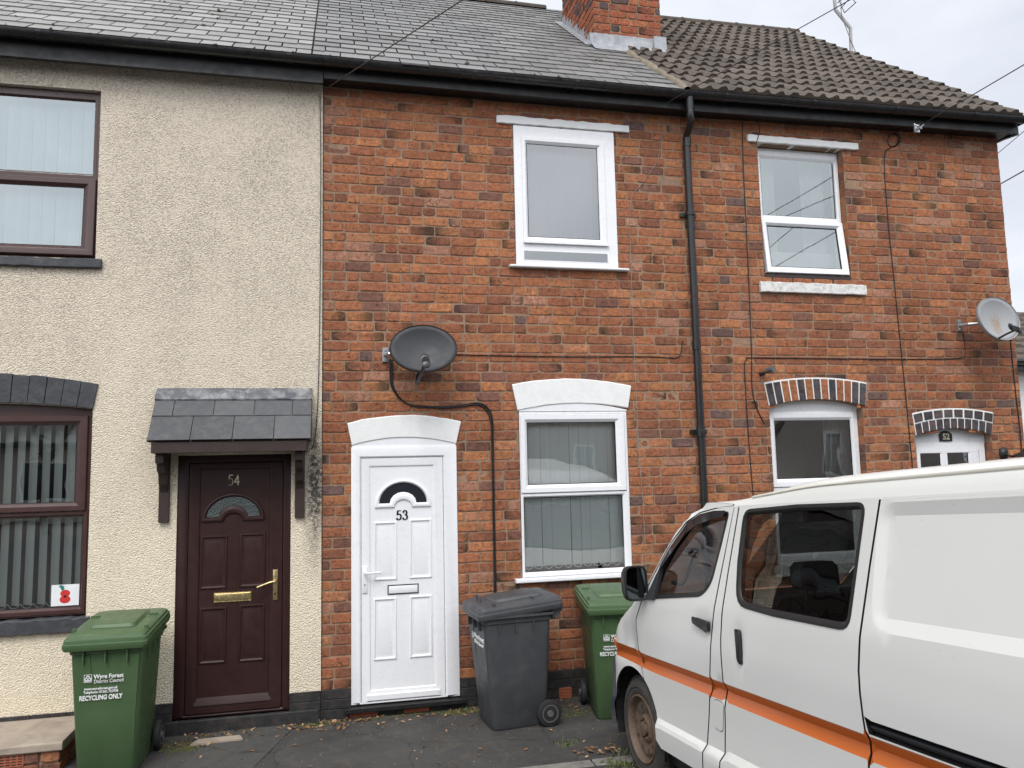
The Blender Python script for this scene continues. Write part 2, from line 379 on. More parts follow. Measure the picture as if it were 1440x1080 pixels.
# ------------------------------------------------------------------ bricks
PAL=[((.355,.136,.065),30),((.315,.119,.061),24),((.405,.167,.075),16),((.25,.100,.057),14),((.43,.185,.092),4),((.20,.096,.07),6),((.14,.09,.082),2),((.37,.185,.12),5)]
def bcol(pal=PAL):
    t=random.uniform(0,sum(w for _,w in pal))
    for c,w in pal:
        t-=w
        if t<=0: break
    k=random.uniform(.86,1.14); return tuple(v*k for v in c)
def bricks(mb,u0,u1,v0,v1,fn,op=lambda v:[],gauge=.0857,L=.224,joint=.0085,header=.22,pal=PAL,mi=0):
    rows=int(round((v1-v0)/gauge)); h=gauge-joint
    for r in range(rows):
        vb=v0+r*gauge+joint/2; u=u0-(L/2 if r%2 else 0)-random.uniform(0,.05)
        ops=op(vb+h/2)
        while u<u1:
            ln=(L if random.random()>header else L*.5)-joint+random.uniform(-.006,.006)
            spans=[(max(u,u0),min(u+ln,u1))]
            for a,b in ops:
                ns=[]
                for s,e in spans:
                    if e<=a or s>=b: ns.append((s,e)); continue
                    if s<a: ns.append((s,a))
                    if e>b: ns.append((b,e))
                spans=ns
            for s,e in spans:
                if e-s<.025: continue
                c=bcol(pal); j=lambda q=.0022: random.uniform(-q,q); d=random.uniform(-.0015,.003)
                er=random.random()**2
                if random.random()<.12: d-=.004
                w=e-s; n=max(1,int(w/.045)); bz=vb+j(.0018); E=.0016+.003*er
                ring=[(s+w*k/n,bz) for k in range(n)]+[(e,bz),(e,bz+h*.5)]+[(e-w*k/n,bz+h) for k in range(n)]+[(s,bz+h),(s,bz+h*.5)]
                cc=((s+e)/2,bz+h/2); N_=len(ring); o=[];i4=[]
                for x,z in ring:
                    cor=(abs(x-cc[0])>w/2-.001) and (abs(z-cc[1])>h/2-.001)
                    k=E*(random.random()**1.5)*(2.2 if cor else 1)+(.002 if cor else 0)
                    sx=-1 if x>cc[0] else 1; sz=-1 if z>cc[1] else 1
                    onx=abs(abs(x-cc[0])-w/2)<.001; onz=abs(abs(z-cc[1])-h/2)<.001
                    x2=x+sx*k*onx+j(.001); z2=z+sz*k*onz+j(.001); o.append((x2,z2)); g=.0045+random.uniform(0,.003)
                    i4.append((x2+sx*g*onx,z2+sz*g*onz))
                cl=[c]*N_; q=random.random()
                if q<.09:
                    dk=tuple(v*.36 for v in (c[0]*.75,c[1]*1.05,c[2]*1.15)); lim=s+w*.32 if q<.045 else s+w*.68
                    cl=[dk if ((x<lim) if q<.045 else (x>lim)) else c for x,z in o]
                vs=[fn(x,z,-.010) for x,z in o]+[fn(x,z,d-.0008) for x,z in o]+[fn(x,z,d+.002+random.uniform(-.001,.001)) for x,z in i4]
                fs=[(k,(k+1)%N_,N_+(k+1)%N_,N_+k) for k in range(N_)]+[(N_+k,N_+(k+1)%N_,2*N_+(k+1)%N_,2*N_+k) for k in range(N_)]+[tuple(range(2*N_,3*N_))]
                mb.add(vs,fs,mi,cl*3)
            u+=ln+joint
wallfn=lambda u,v,h:(u,-h,v)
def wallback(mb,outer,holes,y,mi,depth=.11,step=.4):
    vs,fs,polys=cdt(outer,holes,step)
    mb.add([(x,y,z) for x,z in vs],fs,mi)
    for k,p in enumerate(polys):
        n=len(p)
        for i in range(n):
            a,b=p[i],p[(i+1)%n]
            mb.add([(a[0],y,a[1]),(b[0],y,b[1]),(b[0],y+depth,b[1]),(a[0],y+depth,a[1])],[(0,1,2,3)] ,mi)
def opening(x0,x1,z0,zs,zc=None):
    if zc is None: return rect(x0,x1,z0,zs)
    return [(x0,z0),(x1,z0)]+list(reversed(arc(x0,zs,(x0+x1)/2,zc,x1,zs,8)))
def opfn(ops):
    def f(v):
        out=[]
        for p in ops:
            xs=[]
            n=len(p)
            for i in range(n):
                a,b=p[i],p[(i+1)%n]
                if (a[1]>v)!=(b[1]>v): xs.append(a[0]+(b[0]-a[0])*(v-a[1])/(b[1]-a[1]))
            if len(xs)>=2: out.append((min(xs),max(xs)))
        return out
    return f
# ------------------------------------------------------------------ houses
def rc(L,Rr,T,B,Y):
    cx,cy=(L+Rr)/2,(T+B)/2
    return rect(at(L,cy,Y).x,at(Rr,cy,Y).x,at(cx,B,Y).z,at(cx,T,Y).z)
H54=thing('terraced_house','cream pebble-dashed terraced house with brown door and slate porch, left of the brick houses','house',(-2,0,0),'terrace of houses')
H53=thing('terraced_house','middle brick terraced house with white door numbered 53 and slate roof','house',(1.7,0,0),'terrace of houses')
H52=thing('terraced_house','end brick terraced house with brown concrete tile roof, behind the white van','house',(5.2,0,0),'terrace of houses')
TH=math.atan(.824); CT,ST=math.cos(TH),math.sin(TH); SL=3.66/CT
def rf(x,s,h=0,lift=0): return (x,-.28+s*CT-h*ST,5.40+s*ST+h*CT+lift)
# --- openings
O53=[opening(1.668,2.672,1.0,2.455,2.515), rect(1.675,2.645,3.755,5.075), opening(.236,1.108,.09,2.172,2.232)]
O52=[opening(4.112,5.125,.95,2.483,2.545), rect(4.143,5.10,3.70,5.08), opening(5.70,6.60,.05,2.185,2.25)]
O54=[opening(-3.45,-1.73,.905,2.49,2.54), rect(-3.43,-1.75,3.68,5.075), rect(-1.105,-.245,.10,2.115)]
def bwall(h,x0,x1,ops,z0=.225,ztop=5.36):
    mb=MB(); wallback(mb,rect(x0,x1,0,ztop),ops,.0035,1,depth=.13)
    bricks(mb,x0,x1,z0,ztop,wallfn,opfn(ops))
    # reveals of each opening, coursed brick turned into the wall
    for o in ops:
        for side in (0,1):
            xx=min(p[0] for p in o) if side==0 else max(p[0] for p in o); zb=max(z0,min(p[1] for p in o)); zt=max(p[1] for p in o)-.06
            for r in range(int((zt-zb)/.0857)):
                z=z0+round((zb-z0)/.0857)*.0857+r*.0857; c=bcol(); e=.003 if side==0 else -.003
                mb.add([(xx+e,.004,z+.006),(xx+e,.10,z+.006),(xx+e,.10,z+.079),(xx+e,.004,z+.079)],[(0,1,2,3)],0,c)
    return mb.build('wall',['brick','mortar'],h)
bwall(H53,0.0,3.335,O53)
for h_,a_,b_ in ((H54,-6.2,-.01),(H53,.0,3.33),(H52,3.34,6.98)):
    mb=MB(); mb.add([(a_,1.25,0),(b_,1.25,0),(b_,1.25,5.5),(a_,1.25,5.5)],[(0,1,2,3)]); mb.add([(a_,.1,5.3),(b_,.1,5.3),(b_,1.25,5.3),(a_,1.25,5.3)],[(0,1,2,3)]); mb.build('sky_leak_block','room_dark',h_)  # unseen dark planes added behind each facade to block sky light
w52=bwall(H52,3.335,7.0,O52)
# gable end of the last house
mb=MB(); mb.add([(6.995,.005,0),(6.995,7.3,0),(6.995,7.3,5.4),(6.995,3.4,8.42),(6.995,.005,5.42)],[(0,1,2,3,4)],1)
bricks(mb,.0,7.0,.0,5.36,lambda u,v,h:(7.0+h,u,v)); mb.build('gable_wall',['brick','mortar'],H52)
# painted plinths
def plinth(h,x0,x1,gaps,zt,mat='plinth_black',y=-.012):
    mb=MB(); xs=[x0]+[g for p in gaps for g in p]+[x1]
    for i in range(0,len(xs),2):
        a,b=xs[i],xs[i+1]; n=max(1,int((b-a)/.24)); 
        for r in range(int(zt/.08+.5)):
            for k in range(n):
                d=random.uniform(-.003,.004); hh=zt/int(zt/.08+.5)
                mb.box(a+(b-a)*k/n+.003,a+(b-a)*(k+1)/n-.003,y+d,.02,r*hh+.003,(r+1)*hh-.002)
        mb.box(a,b,y+.009,.03,-.2,zt-.004)
    return mb.build('plinth',mat,h,bevel=.003)
plinth(H53,.004,3.335,[(.236,1.108)],.232); plinth(H52,3.335,7.0,[(5.70,6.60)],.232)
def airbrick(h,L,Rr,T,B,y):
    r=rc(L,Rr,T,B,y); (x0,z0),(x1,z1)=r[0],r[2]; mb=MB(); mb.box(x0,x1,y+.006,y+.03,z0,z1,1)
    nx=9
    for i in range(nx+1):
        a=x0+(x1-x0)*i/nx; mb.box(a-.0035,a+.0035,y-.004,y+.01,z0,z1)
    for k in range(4):
        a=z0+(z1-z0)*k/3; mb.box(x0-.003,x1+.003,y-.0045,y+.01,a-.005,a+.005)
    return mb.build('air_brick',['terracotta','room_dark'],h)
airbrick(H53,493,530,1000,1008.5,-.02); airbrick(H53,569,603,992,1000,-.02); airbrick(H53,787,803,968,980.5,-.02)
mb=MB(); mb.box(.236,1.108,-.004,.02,-.05,.088); mb.build('plinth',['plinth_black'],H53)
# step board under the white door
mb=MB(); mb.box(.175,1.16,-.085,.0,.052,.088); mb.build('doorstep',['black_board'],H53,bevel=.004)
# --- rendered wall
mb=MB(); wallback(mb,rect(-6.2,-.004,.0,5.36),O54,-.018,0,depth=.16,step=.3)
mb.add([(-.004,-.018,.0),(-.004,.1,.0),(-.004,.1,5.36),(-.004,-.018,5.36)],[(0,1,2,3)]); mb.build('wall','pebbledash',H54)
plinth(H54,-6.2,-.004,[(-1.105,-.245)],.236,'plinth_black',-.03)
mb=MB(); mb.box(-1.19,-.02,-.055,.02,-.05,.1); mb.build('doorstep','plinth_black',H54,bevel=.006)
# cement bead at the junction of render and brick
# --- roofs
def slate_roof(h,x0,x1,mats):
    mb=MB(); rows=23; g=SL/rows
    mb.add([rf(x0,0,-.02),rf(x1,0,-.02),rf(x1,SL,-.02),rf(x0,SL,-.02)],[(0,1,2,3)],1,(.1,.1,.1))
    mb.add([rf(x0,SL,-.02),rf(x1,SL,-.02),(x1,7.04,5.4),(x0,7.04,5.4)],[(0,1,2,3)],1,(.3,.3,.3))
    for r in range(rows):
        x=x0-(.125 if r%2 else 0)-.02
        while x<x1:
            a=max(x,x0)+.005+random.uniform(0,.004); b=min(x+.25,x1)-.004
            if b-a>.02:
                s=r*g; j=random.uniform(-.006,.006); k=random.uniform(0,.004); t=random.random()**1.3
                if random.random()<.03: j-=.03
                c=(t,t,t); w=random.uniform(-.003,.003)
                P=[rf(a,s+j,.013+k),rf(b,s+j+w,.013+k),rf(b,s+g+.03,.004),rf(a,s+g+.03,.004),rf(a,s+j,.004+k*.3),rf(b,s+j+w,.004+k*.3),rf(b,s+g+.03,-.004),rf(a,s+g+.03,-.004)]
                mb.add(P,[(0,1,2,3),(4,5,1,0),(5,6,2,1),(7,4,0,3)],0,c)
            x+=.25
    return mb.build('roof',mats,h)
r54=slate_roof(H54,-6.2,-.095,['slate_pale','black_board']); r53=slate_roof(H53,-.09,3.30,['slate_dark','black_board'])
def ridge(h,x0,x1,mat,lift=0,r=.1,tl=0):
    mb=MB(); x=x0; k=0
    while x<x1-.02:
        e=min(x+.44,x1); rings=[]
        for xx,rr in ((x,r+.006),(x+.02,r+.006),(x+.024,r),(e,r-.002)):
            rings.append([(xx,3.38-rr*1.15*math.cos(PI*i/8),8.36+lift+tl*(xx-x0)+rr*math.sin(PI*i/8)) for i in range(9)])
        mb.loft(rings,False,False,False); 
        mb.add(rings[0],[tuple(range(9))]); mb.add(rings[-1],[tuple(range(9))]); x=e
    return mb.build('ridge_tiles',mat,h)
ridge(H54,-6.2,-.1,'concrete_tile'); ridge(H53,-.09,3.0,'concrete_tile')
# interlocking tiles
TILT=.016
def tile_roof():
    mb=MB(); rows=16; x0,x1=3.30,7.04; g=SL/rows; per=.15; nn=int((x1-x0)/per)*6
    lf=lambda x:TILT*(x-3.33)
    mb.add([rf(x0,0,-.02),rf(x1,0,-.02,lf(x1)),rf(x1,SL,-.02,lf(x1)),rf(x0,SL,-.02)],[(0,1,2,3)],1,(.1,)*3)
    mb.add([rf(x0,SL,-.02),rf(x1,SL,-.02,lf(x1)),(x1,7.04,5.4),(x0,7.04,5.4)],[(0,1,2,3)],1,(.3,)*3)
    def prof(x):
        t=((x-x0)/per)%1.0
        if t<.56: return .030*min(1,t/.10,(.56-t)/.10)
        return .0
    for r in range(rows):
        s=r*g; off=0
        tile=[]; 
        for i in range(int((x1-x0)/.3)+2): tile.append((random.random(),random.uniform(-.008,.008),random.uniform(-.003,.005)))
        top=[];bot=[];cs=[]
        xs=[x0+(x1-x0)*i/nn for i in range(nn+1)]
        vs=[];fs=[];cc=[]
        for i,x in enumerate(xs):
            t,j,k=tile[int((x-x0+.075)/.3)]; h=prof(x)
            vs+= [rf(x,s+j,h*.55+.012+k-.02,lf(x)),rf(x,s+j,h+.036+k,lf(x)),rf(x,s+g+.05,h+.004,lf(x))]; cc+=[(t,t,t)]*3
        for i in range(nn):
            a=i*3; fs+=[(a,a+3,a+4,a+1),(a+1,a+4,a+5,a+2)]
        n=nn*3; fs.append((n,n+2,n+1)); mb.add(vs,fs,0,cc)
        # verge end of the row
        x=x1; mb.add([rf(x,s,-.03,lf(x)),rf(x,s+g+.03,-.03,lf(x)),rf(x,s+g+.03,.01,lf(x)),rf(x,s,.036,lf(x))],[(0,1,2,3)],0,(.5,)*3)
    return mb.build('roof',['concrete_tile','black_board'],H52,smooth=50)
tile_roof(); ridge(H52,3.75,7.0,'concrete_tile',.03,tl=TILT)
for par,n_,xa,xb in ((r54,70,-3,-.1),(r53,36,0,3.2)):
    mb=MB()
    for _ in range(n_):
        k=random.randint(0,17) if random.random()<.75 else 0; x,s=random.uniform(xa,xb),k*SL/23-.005; q=random.uniform(.006,.024); c0=Vector(rf(x,s,.012))
        for _ in range(random.randint(1,4)):
            p=c0+Vector((random.gauss(0,q),random.gauss(0,.004),random.gauss(0,.004))); r=q*random.uniform(.4,.9)
            mb.add([p+Vector((r,0,0)),p+Vector((0,r*.7,r*.6)),p+Vector((-r,0,0)),p+Vector((0,-r*.7,-r*.4)),p+Vector((0,-r*.4,r*.7))],[(0,1,4),(1,2,4),(2,3,4),(3,0,4)])
    kind(mb.build('moss','roof_moss' if 'roof_moss' in MATS else plain('roof_moss',(.035,.036,.018),.95,var=.6,scale=30).name,par),'stuff')
# mortar fillet where the tiles meet the slates
mb=MB(); pts=[]; 
for i in range(24):
    s=-.02+i*.075; x=3.275+random.uniform(-.012,.012); mb_r=.035+random.uniform(-.008,.012)
    pts.append((x,s,mb_r))
mb.loft([[ (lambda q:q)(rf(x+math.cos(PI*k/6)*r*1.1,s,math.sin(PI*k/6)*r+.008)) for k in range(7)] for x,s,r in pts],False,False,False)
mb.build('mortar_fillet','mortar_fillet',H52,smooth=60)
# chimney
cx0,cx1,cy0,cy1=2.93,3.74,1.20,2.36
mb=MB(); mb.box(cx0+.006,cx1-.006,cy0+.006,cy1-.006,6.3,9.4,1)
CP=[((.33,.10,.047),40),((.37,.13,.06),16),((.27,.085,.05),16),((.12,.065,.06),9),((.09,.07,.07),5)]
bricks(mb,cx0,cx1,6.4,9.2,lambda u,v,h:(u,cy0-h,v),header=.3,pal=CP)
bricks(mb,cy0,cy1,6.4,9.2,lambda u,v,h:(cx0-h,cy0+cy1-u,v),header=.3,pal=CP)
bricks(mb,cy0,cy1,6.4,9.2,lambda u,v,h:(cx1+h,u,v),header=.3,pal=CP)
bricks(mb,cx0,cx1,6.4,9.2,lambda u,v,h:(cx0+cx1-u,cy1+h,v),header=.3,pal=CP)
for k,(e,z) in enumerate(((.03,9.2),(.06,9.28))): mb.box(cx0-e,cx1+e,cy0-e,cy1+e,z,z+.079,0,(.3,.09,.05))
chim=mb.build('chimney',['brick','mortar'],H53)
mb=MB()
s0=(cy0+.28)/CT
zr=lambda y:5.40+(y+.28)*.824
rings=[]                                     # apron on the front
for i in range(25):
    x=cx0-.05+(cx1-cx0+.10)*i/24; w=random.uniform(-.004,.004)
    rings.append([(x,cy0-.006,zr(cy0)+.17+w),(x,cy0-.012+w,zr(cy0)+.05),(x,cy0-.10,zr(cy0-.10)+.035+w),(x,cy0-.17+w,zr(cy0-.17)+.026)])
mb.loft(rings,False,False,False)
n=10                                         # stepped flashing up the side
for k in range(n):
    y0=cy0+(cy1-cy0)*k/n-.02; y1=cy0+(cy1-cy0)*(k+1)/n; o=-.004-.0015*(k%2)
    mb.add([(cx0+o,y0,zr(y0)+.16),(cx0+o,y0,zr(y0)+.0),(cx0+o,y1,zr(y1)+.0),(cx0+o,y1,zr(y1)+.075)],[(0,1,2,3)])
    mb.add([(cx0-.11,y0,zr(y0)+.028),(cx0-.005,y0,zr(y0)+.03),(cx0-.005,y1,zr(y1)+.03),(cx0-.11,y1,zr(y1)+.028)],[(0,1,2,3)])
mb.loft([[(x,cy0-.02,zr(cy0)+.20),(x,cy0-.03,zr(cy0)+.06),(x,cy0-.13,zr(cy0-.13)+.04),(x,cy0-.13,zr(cy0-.13)+.03),(x,cy0-.01,zr(cy0)+.05),(x,cy0-.008,zr(cy0)+.20)] for x in (cx1-.10,cx1+.05)],True,True)
fl=mb.build('flashing','lead',chim,smooth=40)
for k in range(2):
    mb=MB(); x=cx0+.22+.38*k; mb.loft([[(x+r*math.cos(a*PI/6),1.78+r*math.sin(a*PI/6),z) for a in range(12)] for r,z in ((.13,9.36),(.12,9.45),(.1,9.85),(.12,9.88),(.12,9.93),(.09,9.93),(.09,9.6))],False,False)
    mb.build('chimney_pot','terracotta',chim,smooth=50)
# eaves: fascia, soffit, gutter
def eaves(h,x0,x1,zb,gz,tilt=0,soff=5.285,fy=-.17,end=False,x00=None):
    x00=x0 if x00 is None else x00; z=lambda x:tilt*(x-x00)
    mb=MB()
    mb.loft([[(x,fy,zb+z(x)),(x,fy,5.40+z(x)),(x,fy+.03,5.41+z(x)),(x,fy+.03,zb+z(x))] for x in (x0,x1)],True,True)
    mb.add([(x0,fy+.03,soff+z(x0)),(x1,fy+.03,soff+z(x1)),(x1,.03,soff+z(x1)),(x0,.03,soff+z(x0))],[(0,1,2,3)])
    if end:
        zz=z(x1); mb.loft([[(x,fy+.002,zb+zz-.01),(x,fy+.002,5.42+zz),(x,.25,5.42+.824*.25+zz+.05),(x,.25,zb+zz+.02),(x,.0,zb+zz+.01)] for x in (x1-.025,x1+.02)],True,True)
    mb.build('fascia','black_board',h,bevel=.003)
    mb=MB(); rr=.056; Y=fy-.068
    for a,b in ((0,1),):
        rings=[]
        for i in range(13):
            x=x0+(x1-x0)*i/12; c=gz+z(x)
            prof=[(Y-rr*math.cos(t),c-rr*math.sin(t)*1.02) for t in [PI*k/10 for k in range(11)]]
            prof=[(Y-rr-.006,c+.004)]+prof+[(Y+rr,c+.006)]+[(Y+(rr-.006)*math.cos(t),c-(rr-.006)*math.sin(t)) for t in [PI*k/10 for k in range(11)]]
            rings.append([(x,py,pz) for py,pz in prof])
        mb.loft(rings,True,True)
    if end: mb.box(x1-.002,x1+.012,Y-rr-.004,Y+rr+.004,gz+z(x1)-rr-.004,gz+z(x1)+.008)
    g=mb.build('gutter','black_plastic',h,smooth=40)
    x=x0+.35
    while x<x1-.1:
        mb=MB(); c=gz+z(x); q=rr+.005
        for w in (0,):
            mb.loft([[(xx,Y-q*math.cos(t),c-q*math.sin(t)) for t in [PI*k/10 for k in range(11)]] for xx in (x-.02,x+.02)],False,False,False)
            mb.box(x-.02,x+.02,fy-.014,fy-.001,c-.04,c+.025)
        mb.build('bracket','black_plastic',g,solid=.004); x+=.93
    # seam joints in the run
    return g
eaves(H54,-6.2,-.0,5.225,5.402); eaves(H53,.004,3.33,5.27,5.402); eaves(H52,3.334,7.09,5.265,5.404,TILT,end=True)
# downpipe
mb=MB(); xd=3.352; gy=-.238
mb.tube([(xd-.03,gy,5.36),(xd-.03,gy,5.24)],.036,12); mb.tube(smoothpath([(xd-.03,gy,5.25),(xd-.03,gy,5.18),(xd-.01,gy+.03,5.13),(xd+.005,-.085,5.07),(xd+.008,-.062,5.02),(xd+.008,-.062,4.95)],4),.034,12)
mb.tube([(xd+.008,-.062,5.02),(xd+.02,-.062,.02)],.034,12)
for z in (5.0,3.05,2.25,1.0): mb.tube([(xd+.01,-.062,z-.045),(xd+.012,-.062,z+.045)],.0395,12)
dp=mb.build('downpipe','black_plastic',H53,smooth=40)
for z in (4.3,2.25,1.2):
    mb=MB(); mb.box(xd-.075,xd+.09,-.03,-.012,z-.02,z+.02); mb.tube([(xd+.012,-.062,z-.018),(xd+.012,-.062,z+.018)],.042,12); mb.build('clip','black_plastic',dp,bevel=.002)
# --- windows
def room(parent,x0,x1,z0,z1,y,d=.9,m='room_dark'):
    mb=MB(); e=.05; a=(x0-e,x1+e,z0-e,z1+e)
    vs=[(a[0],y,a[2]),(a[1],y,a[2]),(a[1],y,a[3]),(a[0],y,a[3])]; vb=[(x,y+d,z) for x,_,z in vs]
    mb.add(vs+vb,[(4,7,6,5),(0,4,5,1),(1,5,6,2),(2,6,7,3),(3,7,4,0)]); return mb.build('room_light_block',m,parent)  # room behind the glass; also keeps sky light out
def blinds(parent,x0,x1,z0,z1,y,mat,w=.089,gap=0,ang=0,chain=True):
    mb=MB(); x=x0; 
    while x<x1:
        a=ang+random.uniform(-.07,.07); cx=x+w/2; k=random.uniform(-.004,.004)
        c,s=math.cos(a)*w/2,math.sin(a)*w/2; rings=[]
        for z in (z0,z1):
            rings.append([(cx-c+(k if z==z0 else 0),y-s,z),(cx+(k if z==z0 else 0),y-.006,z),(cx+c+(k if z==z0 else 0),y+s,z)])
        mb.loft(rings,False,False,False)
        x+=w+gap
    mb.box(x0,x1,y-.02,y+.02,z1,z1+.04)
    if chain:
        pts=[]; x=x0
        while x<x1:
            for q in range(5): t=q/4; pts.append((x+(w+gap)*t,y-.02,z0+.012-.035*(1-(2*t-1)**2)))
            x+=w+gap
        mb.tube(pts,.0025,4)
    return mb.build('blind',mat,parent,solid=.0015)
def pane(parent,poly,y,mat='window_glass',shear=None):
    f=shear or (lambda x,z:y)
    mb=MB(); mb.add([(x,f(x,z),z) for x,z in poly],[(0,1,2,3)])
    return mb.build('pane',mat,parent)
GK=lambda poly,d:inset(poly,-d)
def sash(mb,o,g,y,h,mi=0,bead=1):
    w=min(abs(g[0][0]-o[0][0]),abs(o[1][0]-g[1][0]),abs(g[0][1]-o[0][1])); 
    def lerp(t): return [(a[0]+(b[0]-a[0])*t,a[1]+(b[1]-a[1])*t) for a,b in zip(o,g)]
    rs=[]
    for t,hh in ((0,-.03),(0,h-.004),(.06,h),(.62,h),(.70,h-.004),(1,h-.022),(1,-.03)):
        rs.append([(x,y-hh,z) for x,z in lerp(t)])
    mb.loft(rs,False,False,True,mi)
    q=inset(g,.0); r2=[[(x,y-(h-.0225),z) for x,z in q],[(x,y-(h-.0235),z) for x,z in inset(g,.006)],[(x,y+.02,z) for x,z in inset(g,.006)]]
    mb.loft(r2,False,False,True,bead)
def arched(h,p0,pc,p1,q0,qc,q1,y0,y1,mat,name='arch',n=16,wob=.003):
    up=arc(*p0,*pc,*p1,n); lo=arc(*q0,*qc,*q1,n)
    mb=MB(); rr=[]
    for (a,b) in zip(up,lo):
        w=lambda: random.uniform(-wob,wob)
        at_=(a[0],a[1]+w()); bt=(b[0],b[1]+w()*.6)
        rr.append([(bt[0],y1,bt[1]),(bt[0],y0+.006,bt[1]),(bt[0],y0,bt[1]+.008),(at_[0],y0,at_[1]-.008),(at_[0],y0+.006,at_[1]),(at_[0],y1,at_[1])])
    mb.loft(rr,True,True,True); return mb.build(name,mat,h)
def infill(mb,x0,x1,zl,zs,zc,y,mi=0,d=.03):
    pts=arc(x0,zs,(x0+x1)/2,zc,x1,zs,12); mb.prism([(x0,zl),(x1,zl)]+list(reversed(pts)),y,y+d,mi)
def wframe(mb,o,y,w,h=.0,d=.07,mi=0):
    mb.ring(o,[(0,-d),(0,h),(w,h),(w,-d)],y,False,mi)
def board(name,mat,h,x0,x1,y0,y1,z0,z1,rough=.0,bev=.004):
    mb=MB(); n=max(2,int((x1-x0)/.05)); rr=[]
    for i in range(n+1):
        x=x0+(x1-x0)*i/n; a=random.uniform(-rough,rough); b=random.uniform(-rough,rough)*.6; e=.006 if i in (0,n) else 0
        rr.append([(x,y1,z0+b),(x,y0+e+.004,z0+b),(x,y0+e,z0+b+.006),(x,y0+e,z1+a-.006),(x,y0+.008+e,z1+a),(x,y1,z1+a)])
    mb.loft(rr,True,True,True); return mb.build(name,mat,h)
# 53 upper window
y=-.012; o=rect(1.678,2.642,3.757,5.06)
mb=MB(); so=rc(734.2,851,196.3,342.6,y); sg=rc(741.8,842,205,335,y); lg=rc(737,854,355,367.6,y)
mb.loft([[(x,y+d,z) for x,z in p] for p,d in ((o,.07),(o,-.004),(so,-.004),(so,.05))],False,False)
sash(mb,so,sg,y,.016); mb.box(so[0][0]+.0,so[1][0]+.01,y-.03,y-.017,so[0][1]-.012,so[0][1]+.012)
# the fixed light below the casement is let into the bottom rail
zr0,zr1=lg[0][1],lg[2][1]
mb.ring(inset(lg,-.012),[(0,.005),(.012,.007),(.012,.0)],y); 
mb.add([(x,y-.0055,z) for x,z in inset(lg,.0)],[(0,1,2,3)],2)
win=mb.build('window',['white_upvc','rubber','dark_glass'],H53,smooth=35)
mb=MB(); mb.add([(x,y-.0065,z) for x,z in lg],[(0,1,2,3)]); mb.build('pane','casement_glass',win)
pane(win,sg,y+.008,'casement_glass'); blinds(win,1.70,2.60,3.9,5.0,.09,'blind_slate',w=.085,gap=-.002,chain=False); room(win,1.7,2.6,3.85,5.05,.06)
board('sill','white_upvc',H53,1.612,2.735,-.06,.0,3.735,3.756); board('lintel','white_paint',H53,1.525,2.80,-.026,.01,5.073,5.146,.006)
# 53 lower window
y=-.006
o=rect(1.672,2.668,1.02,2.445); so=rc(732,878.7,582.5,691.5,y); sg=rc(741.5,866.8,593.5,680.5,y); lg=rc(737.9,877.8,698,801.5,y)
mb=MB(); mb.loft([[(x,y+d,z) for x,z in p] for p,d in ((o,.07),(o,0),(inset(o,.02),0),(inset(o,.02),.05))],False,False)
sash(mb,so,sg,y,.018); lo=[(o[0][0]+.01,o[0][1]+.005),(o[1][0]-.01,o[1][1]+.005),(o[1][0]-.01,so[0][1]-.006),(o[0][0]+.01,so[0][1]-.006)]; sash(mb,lo,lg,y,.007)
infill(mb,1.668,2.672,2.448,2.458,2.518,y-.005)
win=mb.build('window',['white_upvc','rubber'],H53,smooth=35)
pane(win,sg,y+.006); pane(win,lg,y+.012); blinds(win,1.70,2.64,1.10,2.40,.085,'blind_grey',w=.0885,gap=.0012); room(win,1.7,2.64,1.05,2.42,.05)
board('sill','white_upvc',H53,1.60,2.70,-.075,.0,.985,1.018)
arched(H53,(1.614,2.685),(2.163,2.738),(2.72,2.674),(1.657,2.455),(2.165,2.516),(2.684,2.470),-.02,.03,'white_paint')
arched(H53,(.203,2.362),(.68,2.424),(1.153,2.364),(.238,2.172),(.672,2.234),(1.11,2.172),-.02,.03,'white_paint')
# 52 upper window, lower sash ajar
y=.085; o=rect(4.165,5.093,3.765,5.07)
g=rc(1064,1174.8,226.6,304.8,y+.012); g[0]=(4.225,g[0][1]); g[3]=(4.225,g[3][1]); zt=g[0][1]-.05
mb=MB(); wframe(mb,o,y,.045); so=[(o[0][0]+.02,zt),(o[1][0]-.02,zt),(o[2][0]-.02,o[2][1]-.02),(o[3][0]+.02,o[3][1]-.02)]; sash(mb,so,g,y,.008)
win=mb.build('window',['white_upvc','rubber'],H52,smooth=35); pane(win,g,y+.01,'upper_glass')
so=[(o[0][0]+.012,o[0][1]+.012),(o[1][0]-.012,o[1][1]+.012),(o[1][0]-.012,zt-.002),(o[0][0]+.012,zt-.002)]; sg=inset(so,.062)
mb=MB(); sash(mb,so,sg,0,.02); til=math.tan(R(6.5))
sv=lambda X,Y,Z:(X,y-.012+Y-(zt-Z)*til,Z+(zt-Z)*.012)
mb.v=[sv(*v) for v in mb.v]; sh=mb.build('sash',['white_upvc','rubber'],win,smooth=35)
mb=MB(); mb.add([sv(x,.012,z) for x,z in sg],[(0,1,2,3)]); mb.build('pane','upper_glass',win)
mb=MB(); mb.box(4.17,5.09,.2,.22,3.78,4.05); mb.loft([[(4.2+.055*i,.30+.03*math.sin(i*2.1),z) for i in range(6)] for z in (3.8,5.05)],False,False,False); mb.loft([[(4.78+.05*i,.28+.03*math.sin(i*2.4),z) for i in range(7)] for z in (3.8,5.05)],False,False,False); mb.build('curtain','curtain_pale',win,solid=.003); room(win,4.17,5.1,3.75,5.06,.14)
board('sill','old_white_paint',H52,4.08,5.245,-.035,.09,3.583,3.682,.005); board('lintel','white_paint',H52,4.034,5.27,-.03,.09,5.082,5.152,.006)
mb=MB(); mb.box(4.145,5.098,.0,.1,3.683,3.765); mb.build('window_board','brown_timber',H52)
